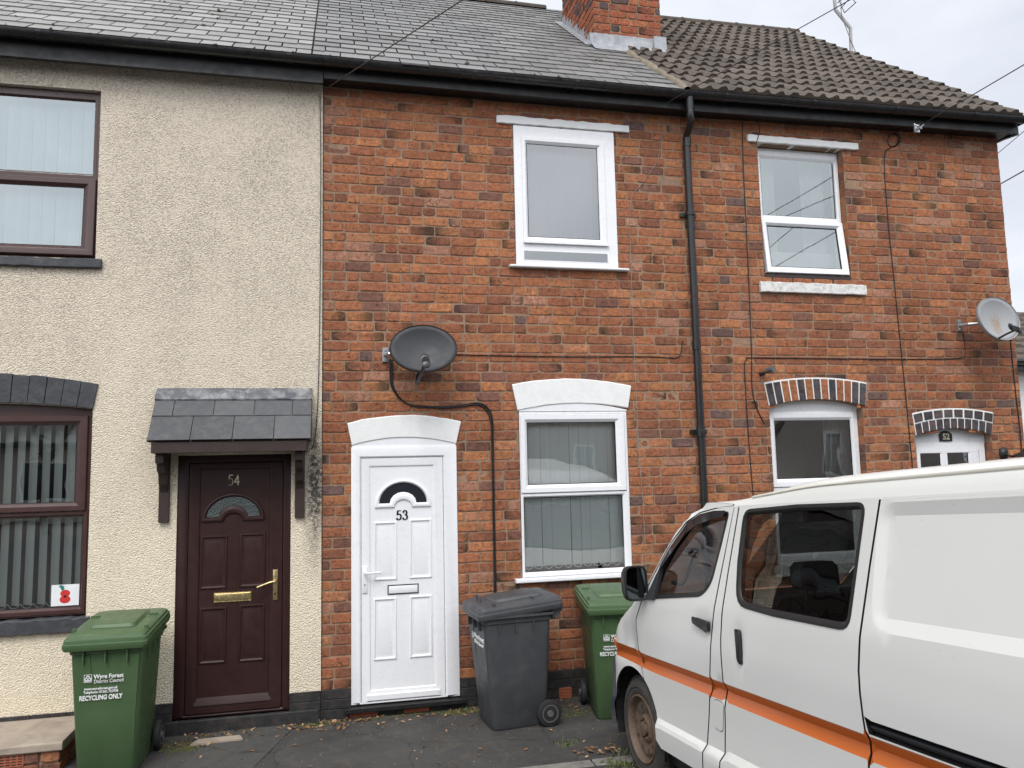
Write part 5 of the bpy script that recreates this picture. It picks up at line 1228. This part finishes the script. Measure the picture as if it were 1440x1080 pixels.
for mirror in (False,True):
    sideT='near' if not mirror else 'far'
    stl=[[(x,SLO(x)) for x in XS],[(x,SHI(x)) for x in XS],[(x,.752) for x in XS],[(-3.9,.43),(-.3,.43)],[(-3.9,.80),(.3,.80)]]
    # wing, nose half, pillar
    seam=[(-.105,.655),(-.07,.82),(-.07,1.0),(-.175,1.135),(-.285,1.255),(-.39,1.36),(-.525,1.482),(-.70,1.60),(-.86,1.652),(-1.03,1.671),(-1.21,1.678)]
    nose=[(x+G,z) for x,z in seam[:1]]
    arcf=archpts(118,20,14)
    outer=[(p[0]+G,p[1]) for p in reversed(seam)]+arcf+[(.42,.70)]
    um=[(umax(z),z) for z in (.70,.85,1.0,1.06)]
    wl=lambda z:interp(z,SIL)+.115
    glassb=[(umax(1.10),1.10)]+[(wl(1.13),1.13)]+[(wl(z),z) for z in (1.26,1.40,1.54,1.64)]+[(umax(1.655),1.655)]
    outer+= um+[(umax(1.09),1.09)]+[(wl(1.115)-.01,1.115)]+[(wl(z)-.01,z) for z in (1.26,1.40,1.54)]+[(wl(1.66),1.66),(umax(1.665),1.665),(umax(1.70),1.70),(-1.0,1.70),(-1.20,1.685)]
    mb=MB(); vpanel(mb,outer,(),.045,stl[:3],flange=.015,mirror=mirror)
    body_front=mb.build('front_panel',['van_white','van_orange','van_rubber_gap_shade'],VAN,smooth=32)
    mb=MB(); vpanel(mb,glassb,(),.09,off=-.004,flange=.004,stripe=False,mirror=mirror); mb.build('windscreen','cab_glass',VAN,smooth=40)
    # bumper
    mb=MB(); vpanel(mb,archpts(18,-10,4,-.004)+[(umax(.28),.28),(umax(.695),.695),(.43,.695),(.425,.60)],(),.06,off=.022,flange=.03,stripe=False,mirror=mirror); mb.build('bumper','van_trim',VAN,smooth=35)
    mb=MB(); vpanel(mb,rnd([(.335,.745),(.52,.745),(.52,.835),(.325,.835)],.012),(),.03,off=.012,flange=.02,stripe=False,mirror=mirror); mb.build('indicator_lamp','lens_orange',VAN,smooth=35)
    mb=MB(); vpanel(mb,rnd([(.53,.745),(.85,.735),(.85,.86),(.53,.85)],.02),(),.05,off=.01,flange=.02,stripe=False,mirror=mirror); mb.build('headlight','dark_glass',VAN,smooth=35)
    # front door
    dseam=[(-.835,.295),(-.87,.45),(-.965,.77),(-1.03,1.01),(-1.115,1.32),(-1.215,1.672)]
    door=[(-.285,.40),(-.27,.33),(-.33,.295)]+[(x+G,z) for x,z in dseam[:-1]]+[(-1.212,1.672),(-1.03,1.665),(-.862,1.646),(-.705,1.594),(-.53,1.477),(-.395,1.354),(-.29,1.248),(-.18,1.13),(-.075,.998),(-.073,.82),(-.107,.652)]+archpts(120,167,8)
    mb=MB(); vpanel(mb,door,[FW_OUT],.045,stl,mirror=mirror); door_o=mb.build('front_door',['van_white','van_orange','van_rubber_gap_shade'],VAN,smooth=18)
    def glazing(parent,outl,w,gm='van_glass'):
        inn=inset(outl,w); mb=MB(); a=[vpos(x,z,.003) for x,z in outl]; b=[vpos(x,z,.004) for x,z in inset(outl,w*.5)]; c=[vpos(x,z,-.010) for x,z in inn]
        mr=lambda L:[Vector((v.x,-1.68-v.y,v.z)) for v in L] if mirror else L
        mb.loft([mr([vpos(x,z,-.02) for x,z in outl]),mr(a),mr(b),mr(c),mr([vpos(x,z,-.03) for x,z in inn])]); mb.build('window_seal','van_rubber_gap_shade',parent,smooth=50)
        mb=MB(); vs,fs,_=cdt(inn,(),.12); mb.add(mr([vpos(x,z,-.008) for x,z in vs]),[tuple(reversed(f)) if not mirror else f for f in fs]); mb.build('window_glass',gm,parent,smooth=60)
    glazing(door_o,FW_OUT,.026,'cab_glass')
    mr=lambda v: Vector((v.x,-1.68-v.y,v.z)) if mirror else v
    # quarter piece by the mirror, wind deflector
    if not mirror:
        mb=MB(); Q=rnd([(-.245,1.135),(-.37,1.142),(-.445,1.36),(-.365,1.275)],.01); mb.loft([[vpos(x,z,o) for x,z in Q] for o in (-.01,.014)],False,True); mb.build('mirror_mount','van_trim',door_o)
        mb=MB(); top=[(-.42,1.35),(-.54,1.46),(-.735,1.597),(-.88,1.642),(-1.03,1.656),(-1.15,1.654)]; lo=[(-.43,1.32),(-.55,1.40),(-.74,1.535),(-.88,1.585),(-1.03,1.612),(-1.14,1.62)]
        mb.loft([[vpos(*p,.012) for p in top],[vpos(*p,.024) for p in lo]],False,False,False); mb.build('wind_deflector','dark_glass',door_o,smooth=60)
        mb=MB(); hd=rnd([(-1.02,1.035),(-.865,1.065),(-.865,1.095),(-1.02,1.085)],.012); mb.loft([[vpos(x,z,o)+Vector((0,.0,0)) for x,z in hd] for o in (.0,.017)]+[[vpos(x,z,.022) for x,z in inset([p for p in reversed(hd)],.006)][::-1]],False,True); mb.build('handle','black_plastic',door_o,smooth=30)
    # B pillar with fuel flap
    sfr=[(-1.0,.295),(-1.05,.45),(-1.10,.72),(-1.125,1.02),(-1.19,1.35),(-1.262,1.675)]
    pil=[(x-G,z) for x,z in dseam][:-1]+[(-1.218,1.675)]; pil=pil[::-1]; pill=pil+[(x+G,z) for x,z in sfr]
    mb=MB(); vpanel(mb,pill,(),.045,stl,mirror=mirror); mb.build('pillar',['van_white','van_orange','van_rubber_gap_shade'],VAN,smooth=32)
    if not mirror:
        ff=rnd([(-.958,.555),(-1.05,.545),(-1.088,.70),(-.992,.705)],.03)
        mb=MB(); mb.loft([[vpos(x,z,.0005) for x,z in inset(ff[::-1],0)],[vpos(x,z,.0005) for x,z in inset(ff[::-1],.007)]]); mb.build('flap_gap','van_rubber_gap_shade',VAN)
        mb=MB(); fi=inset(ff[::-1],.004); mb.loft([[vpos(x,z,o) for x,z in fi] for o in (-.004,.003)],False,True); mb.build('fuel_flap','van_white',VAN,smooth=30)
    # sliding door
    sre=[(-2.13,.295),(-2.125,.60),(-2.148,.775),(-2.145,.86),(-2.15,1.03),(-2.172,1.16),(-2.222,1.43),(-2.272,1.675)]
    sd=[(x-G,z) for x,z in sfr][::-1]+[(x+G,z) for x,z in sre]
    mb=MB(); vpanel(mb,sd,[BW_OUT],.05,stl,mirror=mirror); sdo=mb.build('sliding_door',['van_white','van_orange','van_rubber_gap_shade'],VAN,smooth=18)
    glazing(sdo,BW_OUT,.030)
    if not mirror:
        mb=MB(); hd=rnd([(-1.27,.925),(-1.315,.915),(-1.315,1.075),(-1.262,1.083)],.02)[::-1]; mb.loft([[vpos(x,z,o) for x,z in hd] for o in (.0,.014)]+[[vpos(x,z,.022) for x,z in inset(hd,.010)]],False,True); mb.build('handle','black_plastic',sdo,smooth=30)
    # rear quarter with pressed recess and the door rail
    rail=[(-3.85,.80),(-2.165,.807),(-2.152,.868),(-2.19,.858),(-3.85,.853)]
    qd=[(x-G,z) for x,z in sre][::-1]+[(-2.13,.295),(-2.55,.295)]+[(-2.95+.37*math.cos(R(a)),.33+.37*math.sin(R(a))) for a in range(0,181,12)]+[(-3.45,.33),(-3.85,.36),(-3.88,1.675)]
    mb=MB(); vpanel(mb,qd,[rail],.05,stl+[RC(0),RC(.0125),RC(.025),RC(.0375),RC(.05)],mirror=mirror); mb.build('rear_quarter',['van_white','van_orange','van_rubber_gap_shade'],VAN,smooth=15)
    if not mirror:
        mb=MB(); rx=[-3.85,-2.15]
        mb.loft([[vpos(x,.868,.0)+Vector((0,-.002,0)) ,vpos(x,.845,-.05),vpos(x,.83,-.05),vpos(x,.826,-.02),vpos(x,.816,-.02),vpos(x,.812,-.04),vpos(x,.795,-.002)] for x in rx],False,False,False); mb.build('door_rail','van_rubber_gap_shade',VAN)
        mb=MB(); mb.loft([[vpos(x,.836,-.038),vpos(x,.836,-.016),vpos(x,.826,-.016),vpos(x,.826,-.038)] for x in rx],True,True); mb.build('rail_track','van_trim',VAN)
    # strips coloured dark for the shade in the shut lines; trim inside
    mb=MB()
    for sm in (seam,dseam,sfr,sre):
        for a,b in zip(sm,sm[1:]):
            mb.add([mr(vpos(a[0]-.012,a[1],-.017)),mr(vpos(a[0]+.012,a[1],-.017)),mr(vpos(b[0]+.012,b[1],-.017)),mr(vpos(b[0]-.012,b[1],-.017))],[(0,1,2,3)])
    mb.build('shut_line_shade','van_rubber_gap_shade',VAN)
    mb=MB(); wi=inset(FW_OUT,-.012); bi=inset(BW_OUT,-.012)
    vs,fs,_=cdt([(-.28,.36),(-3.85,.36),(-3.86,1.67),(-1.22,1.668),(-.86,1.62),(-.70,1.56),(-.37,1.27),(-.24,1.14),(-.10,1.0)][::-1],[wi,bi],.12); mb.add([mr(vpos(x,z,-.045)) for x,z in vs],fs)
    for o in (wi,bi): mb.loft([[mr(vpos(x,z,-.022)) for x,z in o],[mr(vpos(x,z,-.046)) for x,z in o]])
    mb.build('inner_lining','van_lining',VAN)
# roof
def rz(x,v):
    q=sst(0,.9,-.78-.3*(1-v)-x); e=1-(1-v)**2
    edge=min(1,v/.12); return 1.668+(.022+.014*q)*min(1,v/.03)+(.012+.05*q)*(1-(1-edge)**2)+(.008+.030*q)*e
mb=MB(); lin=MB(); rows=[];rl=[]
NV=28; vv=[0,.012,.025,.04,.06,.085,.115,.16,.25,.4,.6,.8,1.0]; vv=vv+[2-t for t in reversed(vv[:-1])]
def xf(v): t=min(v,2-v); xs=-1.0-.03; return vpos(xs+.27*.13*-1+ (umax(1.70)-xs)*0,1.70).x if False else (-1.035+.13*math.sin(min(1,t/.15)*PI/2)+.14*math.sin(min(1,t)*PI/2))
for i in range(41):
    s=i/40; s=s**1.5; r=[]; r2=[]
    for v in vv:
        t=min(v,2-v); x0=xf(v); x=x0+(-3.9-x0)*s; hw=.84+interp(1.69,PROF)+.004; y=-.84+hw*(1-v); z=rz(x,t) if i else 1.690 if t>.02 else 1.672
        r.append((x,y,z)); r2.append((x,y*.97-.025,z-.035))
    rows.append(r); rl.append(r2)
mb.loft(rows,False,False,False); mb.build('roof','van_white',VAN,smooth=40)
lin.loft(rl,False,False,False); lin.build('headlining','van_lining',VAN,smooth=40)
for sy in (0,1):
    mb=MB(); P=[]
    for i in range(30):
        x=-1.35-2.5*i/29; y=interp(1.69,PROF)-.028; P.append((x,y if not sy else -1.68-y,rz(x,.034)+.006))
    mb.tube(P,.009,6); mb.build('roof_gutter',[ 'van_gutter'] if 'van_gutter' in MATS else plain('van_gutter',(.6,.58,.5),.5).name,VAN,smooth=60)
mb=MB(); T0=rect(-1.66,-.02,.50,1.20); 
for ya,yb,za,zb in ((-1.68,0,.42,1.14),(-1.67,-.02,1.62,1.73),(-1.66,-1.42,1.14,1.62),(-.26,-.02,1.14,1.62)): mb.box(-3.915,-3.88,ya,yb,za,zb)
mb.build('tailgate','van_white',VAN,bevel=.012)
mb=MB(); mb.box(-3.90,-3.885,-1.42,-.26,1.14,1.62); mb.build('tailgate_window','dark_glass',VAN)
mb=MB(); mb.box(-3.99,-3.86,-1.70,.02,.30,.50); mb.build('rear_bumper','van_trim',VAN,bevel=.02)
for y_ in (-1.58,-.10): mb=MB(); mb.box(-3.93,-3.91,y_-.06,y_+.06,.80,1.10); mb.build('tail_light','lens_orange',VAN,bevel=.008)
mb=MB(); mb.add([(.2,-.1,.28),(.2,-1.58,.28),(-3.88,-1.6,.28),(-3.88,-.08,.28)],[(3,2,1,0)]); mb.build('tail_and_floorpan','van_trim',VAN)
# interior
mb=MB(); mb.box(-3.8,-.1,-1.6,-.08,.48,.50); mb.box(-.42,-.02,-1.58,-.10,.5,1.02)
mb.loft([[(-.10,y,1.06),(-.34,y,1.10),(-.50,y,1.03),(-.47,y,.80),(-.10,y,.80)] for y in (-1.58,-.10)],True,True); mb.box(-.42,-.36,-1.5,-1.1,1.09,1.15); mb.build('dashboard','van_trim',VAN,bevel=.01)
def seat(x,y,w):
    mb=MB(); mb.loft([[(x+.0,y-w/2,z0),(x+.48,y-w/2,z0),(x+.48,y+w/2,z0),(x,y+w/2,z0)] for z0 in (.55,.78)],True,True)
    mb.loft([[(x-.20*(z-.72)/.65-.0,y-w/2*k,z),(x+.12-.20*(z-.72)/.65-.02*(z>1.2),y-w/2*k,z),(x+.12-.20*(z-.72)/.65-.02*(z>1.2),y+w/2*k,z),(x-.20*(z-.72)/.65,y+w/2*k,z)] for z,k in ((.72,1),(1.0,1.02),(1.18,.9),(1.22,.8))],True,True)
    for q in (-.05,.05): mb.tube([(x-.16,y+q,1.2),(x-.18,y+q,1.30)],.008,6)
    mb.loft([[(x-.22,y-a,z),(x-.13,y-a,z),(x-.13,y+a,z),(x-.22,y+a,z)] for z,a in ((1.25,.08),(1.27,.11),(1.36,.11),(1.385,.08))],True,True)
    return mb.build('seat','seat_grey',VAN,bevel=.02)
seat(-1.18,-.42,.46); seat(-1.18,-1.25,.48); seat(-1.18,-.83,.30); 
for y in (-.45,-.85,-1.25): seat(-2.35,y,.42)
sw=MB(); sc_=Vector((-.60,-1.25,1.06)); A_=Vector((.42,0,.9)).normalized(); U1=A_.cross(Vector((0,1,0))).normalized(); U2=Vector((0,1,0))
sw.tube([sc_+U1*.19*math.cos(k*PI/14)+U2*.19*math.sin(k*PI/14) for k in range(29)],.015,8,caps=False); sw.tube([sc_-U2*.18,sc_+U2*.18],.018,6); sw.tube([sc_,sc_+Vector((.15,0,-.14))],.03,8); sw.build('steering_wheel','van_rubber_gap_shade',VAN,smooth=50)
mb=MB(); y=-1.60; mb.tube(smoothpath([(-.53,y,1.32),(-.56,y+.06,1.31),(-.68,y+.07,1.40),(-.70,y+.06,1.45),(-.70,y,1.47)],4),.013,8); mb.tube(smoothpath([(-.45,-.08,1.25),(-.48,-.14,1.24),(-.60,-.15,1.38),(-.62,-.15,1.42),(-.62,-.10,1.44)],4),.012,8); mb.build('grab_handle','van_trim',VAN,smooth=50)
mb=MB(); mb.loft([[(-.30,-1.38,1.08),(-.42,-1.38,1.08),(-.42,-1.18,1.08),(-.30,-1.18,1.08)],[(-.31,-1.36,1.13),(-.40,-1.36,1.14),(-.40,-1.2,1.14),(-.31,-1.2,1.13)]],True,True); mb.tube([(-.96,-1.58,1.66),(-1.02,-1.55,1.1),(-1.05,-1.5,.8)],.012,5); mb.build('instrument_hood','van_rubber_gap_shade',VAN)
mb=MB(); mb.box(-.93,-.88,-.98,-.72,1.57,1.63); mb.tube([(-.86,-.85,1.67),(-.90,-.85,1.62)],.01,6); mb.build('rear_view_mirror','van_rubber_gap_shade',VAN,bevel=.008)
# door mirror, glass facing back towards the street
mb=MB(); mc=Vector((-.235,.066,1.237))
def mring(x,sy,sz,dy=0): 
    return [mc+Vector((x,dy+.84*sy*((abs(math.cos(a))**.45)*(1 if math.cos(a)>0 else -1)),sz*((abs(math.sin(a))**.45)*(1 if math.sin(a)>0 else -1)))) for a in [2*PI*k/24+.13 for k in range(24)]]
mb.loft([mring(.075,.05,.045),mring(.06,.076,.082),mring(.02,.088,.104),mring(-.03,.09,.107),mring(-.036,.086,.103),mring(-.034,.078,.095),mring(-.022,.076,.092)],True,False)
mb.tube(smoothpath([mc+Vector((.0,-.05,-.07)),mc+Vector((-.02,-.08,-.075)),mc+Vector((-.06,-.12,-.06))],4),.022,8); mm_=mb.build('door_mirror','black_plastic',VAN,smooth=40)
mb=MB(); mb.loft([mring(-.024,.077,.093)],True,False); 
n=NT('mirror_glass'); n.base((.13,.15,.155)); n.b.inputs['Metallic'].default_value=1; n.b.inputs['Roughness'].default_value=.03; MATS['mirror_glass']=n.m
mb.f=[tuple(reversed(f)) for f in mb.f]; mb.build('mirror_glass','mirror_glass',mm_)
# wheels
def wheel(xc,yo,mirror=False):
    mb=MB(); N=40; r=.312; zc=.315
    T=[(-.17,.20),(-.178,.24),(-.175,.285),(-.155,.305),(-.14,.312),(-.05,.312),(-.033,.305),(-.012,.285),(-.004,.262),(-.003,.25),(-.009,.245),(-.005,.235),(-.010,.215),(-.016,.203)]
    f=lambda d,rr,a:(xc+rr*math.cos(a),(yo+d) if not mirror else -1.68-(yo+d),zc+rr*math.sin(a))
    mb.loft([[f(d,rr,2*PI*k/N) for k in range(N)] for d,rr in T],False,False)
    for k in range(60):     # tread blocks
        a=2*PI*k/60
        for (d0,d1) in ((-.15,-.105),(-.098,-.06),(-.053,-.035)):
            q=[f(d,.3115,a+s*.035) for d,s in ((d0,0),(d1,0),(d1,1),(d0,1))]; p=[f(d,.3195,a+s*.035) for d,s in ((d0,0),(d1,0),(d1,1),(d0,1))]; mb.loft([q,p],False,True)
    ty=mb.build('wheel','tyre_rubber',VAN,smooth=40)
    mb=MB(); RM=[(-.016,.205),(-.006,.204),(-.004,.197),(-.012,.190),(-.03,.186),(-.055,.180),(-.06,.172),(-.045,.160),(-.036,.150),(-.036,.112),(-.044,.100),(-.050,.088),(-.030,.075),(-.026,.066),(-.045,.060),(-.05,.045),(-.018,.043),(-.014,.036),(-.014,.004)]
    mb.loft([[f(d,rr,2*PI*k/N) for k in range(N)] for d,rr in RM],False,True)
    for k in range(10):
        a=2*PI*k/10+.1
        mb.add([f(-.0345,.131+.017*math.cos(t*PI/5)*.9,a+.115*math.sin(t*PI/5)) for t in range(10)],[tuple(range(10))],1)
    for k in range(6):
        a=2*PI*k/6; mb.loft([[(f(d,.058,a)[0]+.009*math.cos(t*PI/3),f(d,.058,a)[1],f(d,.058,a)[2]+.009*math.sin(t*PI/3)) for t in range(6)] for d in (-.05,-.022)],False,True)
    mb.build('rim',['rust_steel','room_dark'],ty,smooth=35)
for xc in (.035,-2.95):
    for m_ in (False,True): wheel(xc,-.022,m_)
mb=MB()
for xc in (.07,-2.95):
    for yo in (-.03,-1.65): 
        s=1 if yo>-1 else -1
        mb.loft([[(xc+.375*math.cos(R(a)),yo-s*d,.33+.375*math.sin(R(a))) for a in range(-20,201,11)] for d in (-.0,.26)],False,False,False)
        mb.add([(xc+.375*math.cos(R(a)),yo-s*.26,.33+.375*math.sin(R(a))) for a in range(-20,201,11)],[tuple(range(21))])
mb.build('wheel_arch_liner','van_rubber_gap_shade',VAN)
mb=MB(); mb.loft([[(-.305+o,-.03,.42),(-.335+o,-.03,.14),(-.335+o,-.24,.14),(-.305+o,-.24,.42)] for o in (0,.008)],True,True); mb.build('mudflap','van_rubber_gap_shade',VAN)
mb=MB(); mb.box(-.85,-.30,-.12,-.06,.20,.28); mb.tube([(-2.4,-.5,.22),(-.3,-.5,.25)],.04,8); mb.build('underbody','van_rubber_gap_shade',VAN)
# ------------------------------------------------------------------ sky and sun (overcast)
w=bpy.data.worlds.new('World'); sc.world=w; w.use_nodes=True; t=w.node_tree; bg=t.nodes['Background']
SUN_EL,SUN_AZ=R(52),R(200)      # azimuth from +Y, clockwise: behind the camera
sk=t.nodes.new('ShaderNodeTexSky'); sk.sky_type='NISHITA'; sk.sun_disc=False; sk.sun_elevation=SUN_EL; sk.sun_rotation=SUN_AZ; sk.air_density=1; sk.dust_density=3
tc=t.nodes.new('ShaderNodeTexCoord'); mp=t.nodes.new('ShaderNodeMapping'); mp.inputs['Scale'].default_value=(1,1,2.2); t.links.new(tc.outputs['Generated'],mp.inputs[0])
nz=t.nodes.new('ShaderNodeTexNoise'); nz.inputs['Scale'].default_value=2.6; nz.inputs['Detail'].default_value=6; nz.inputs['Roughness'].default_value=.55; nz.inputs['Distortion'].default_value=.3; t.links.new(mp.outputs[0],nz.inputs[0])
cr=t.nodes.new('ShaderNodeValToRGB'); e=cr.color_ramp.elements; e[0].position=.32; e[0].color=(5.2,5.45,6.0,1); e[1].position=.68; e[1].color=(7.1,7.3,7.7,1); t.links.new(nz.outputs[0],cr.inputs[0])
# overcast cloud deck is brighter overhead and towards the veiled sun
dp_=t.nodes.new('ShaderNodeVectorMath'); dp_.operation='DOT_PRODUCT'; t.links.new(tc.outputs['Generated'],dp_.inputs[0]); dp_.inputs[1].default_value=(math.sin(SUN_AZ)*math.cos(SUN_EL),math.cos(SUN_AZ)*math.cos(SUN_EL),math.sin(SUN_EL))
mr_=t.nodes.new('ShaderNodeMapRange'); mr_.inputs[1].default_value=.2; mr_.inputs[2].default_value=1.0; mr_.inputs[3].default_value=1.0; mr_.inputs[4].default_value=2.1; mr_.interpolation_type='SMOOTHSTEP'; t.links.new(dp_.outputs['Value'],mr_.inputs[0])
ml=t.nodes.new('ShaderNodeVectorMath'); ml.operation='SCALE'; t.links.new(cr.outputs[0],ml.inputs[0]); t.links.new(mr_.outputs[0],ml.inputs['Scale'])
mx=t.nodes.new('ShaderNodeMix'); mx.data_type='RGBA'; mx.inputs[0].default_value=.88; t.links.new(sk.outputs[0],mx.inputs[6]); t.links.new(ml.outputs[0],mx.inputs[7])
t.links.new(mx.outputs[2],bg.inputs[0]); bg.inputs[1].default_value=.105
sl=bpy.data.lights.new('sun','SUN'); sl.energy=1.3; sl.angle=R(24); sl.color=(1,.955,.89); so=bpy.data.objects.new('sun',sl); col.objects.link(so)
sd_=Vector((math.sin(SUN_AZ)*math.cos(SUN_EL),math.cos(SUN_AZ)*math.cos(SUN_EL),math.sin(SUN_EL))); so.rotation_euler=sd_.to_track_quat('Z','Y').to_euler()
vs_=sc.view_settings; sc.display_settings.display_device='sRGB'; vs_.view_transform='Standard'; vs_.look='None'; vs_.exposure=0.56; vs_.gamma=1; vs_.use_curve_mapping=False
sc.cycles.max_bounces=8; sc.cycles.transparent_max_bounces=16
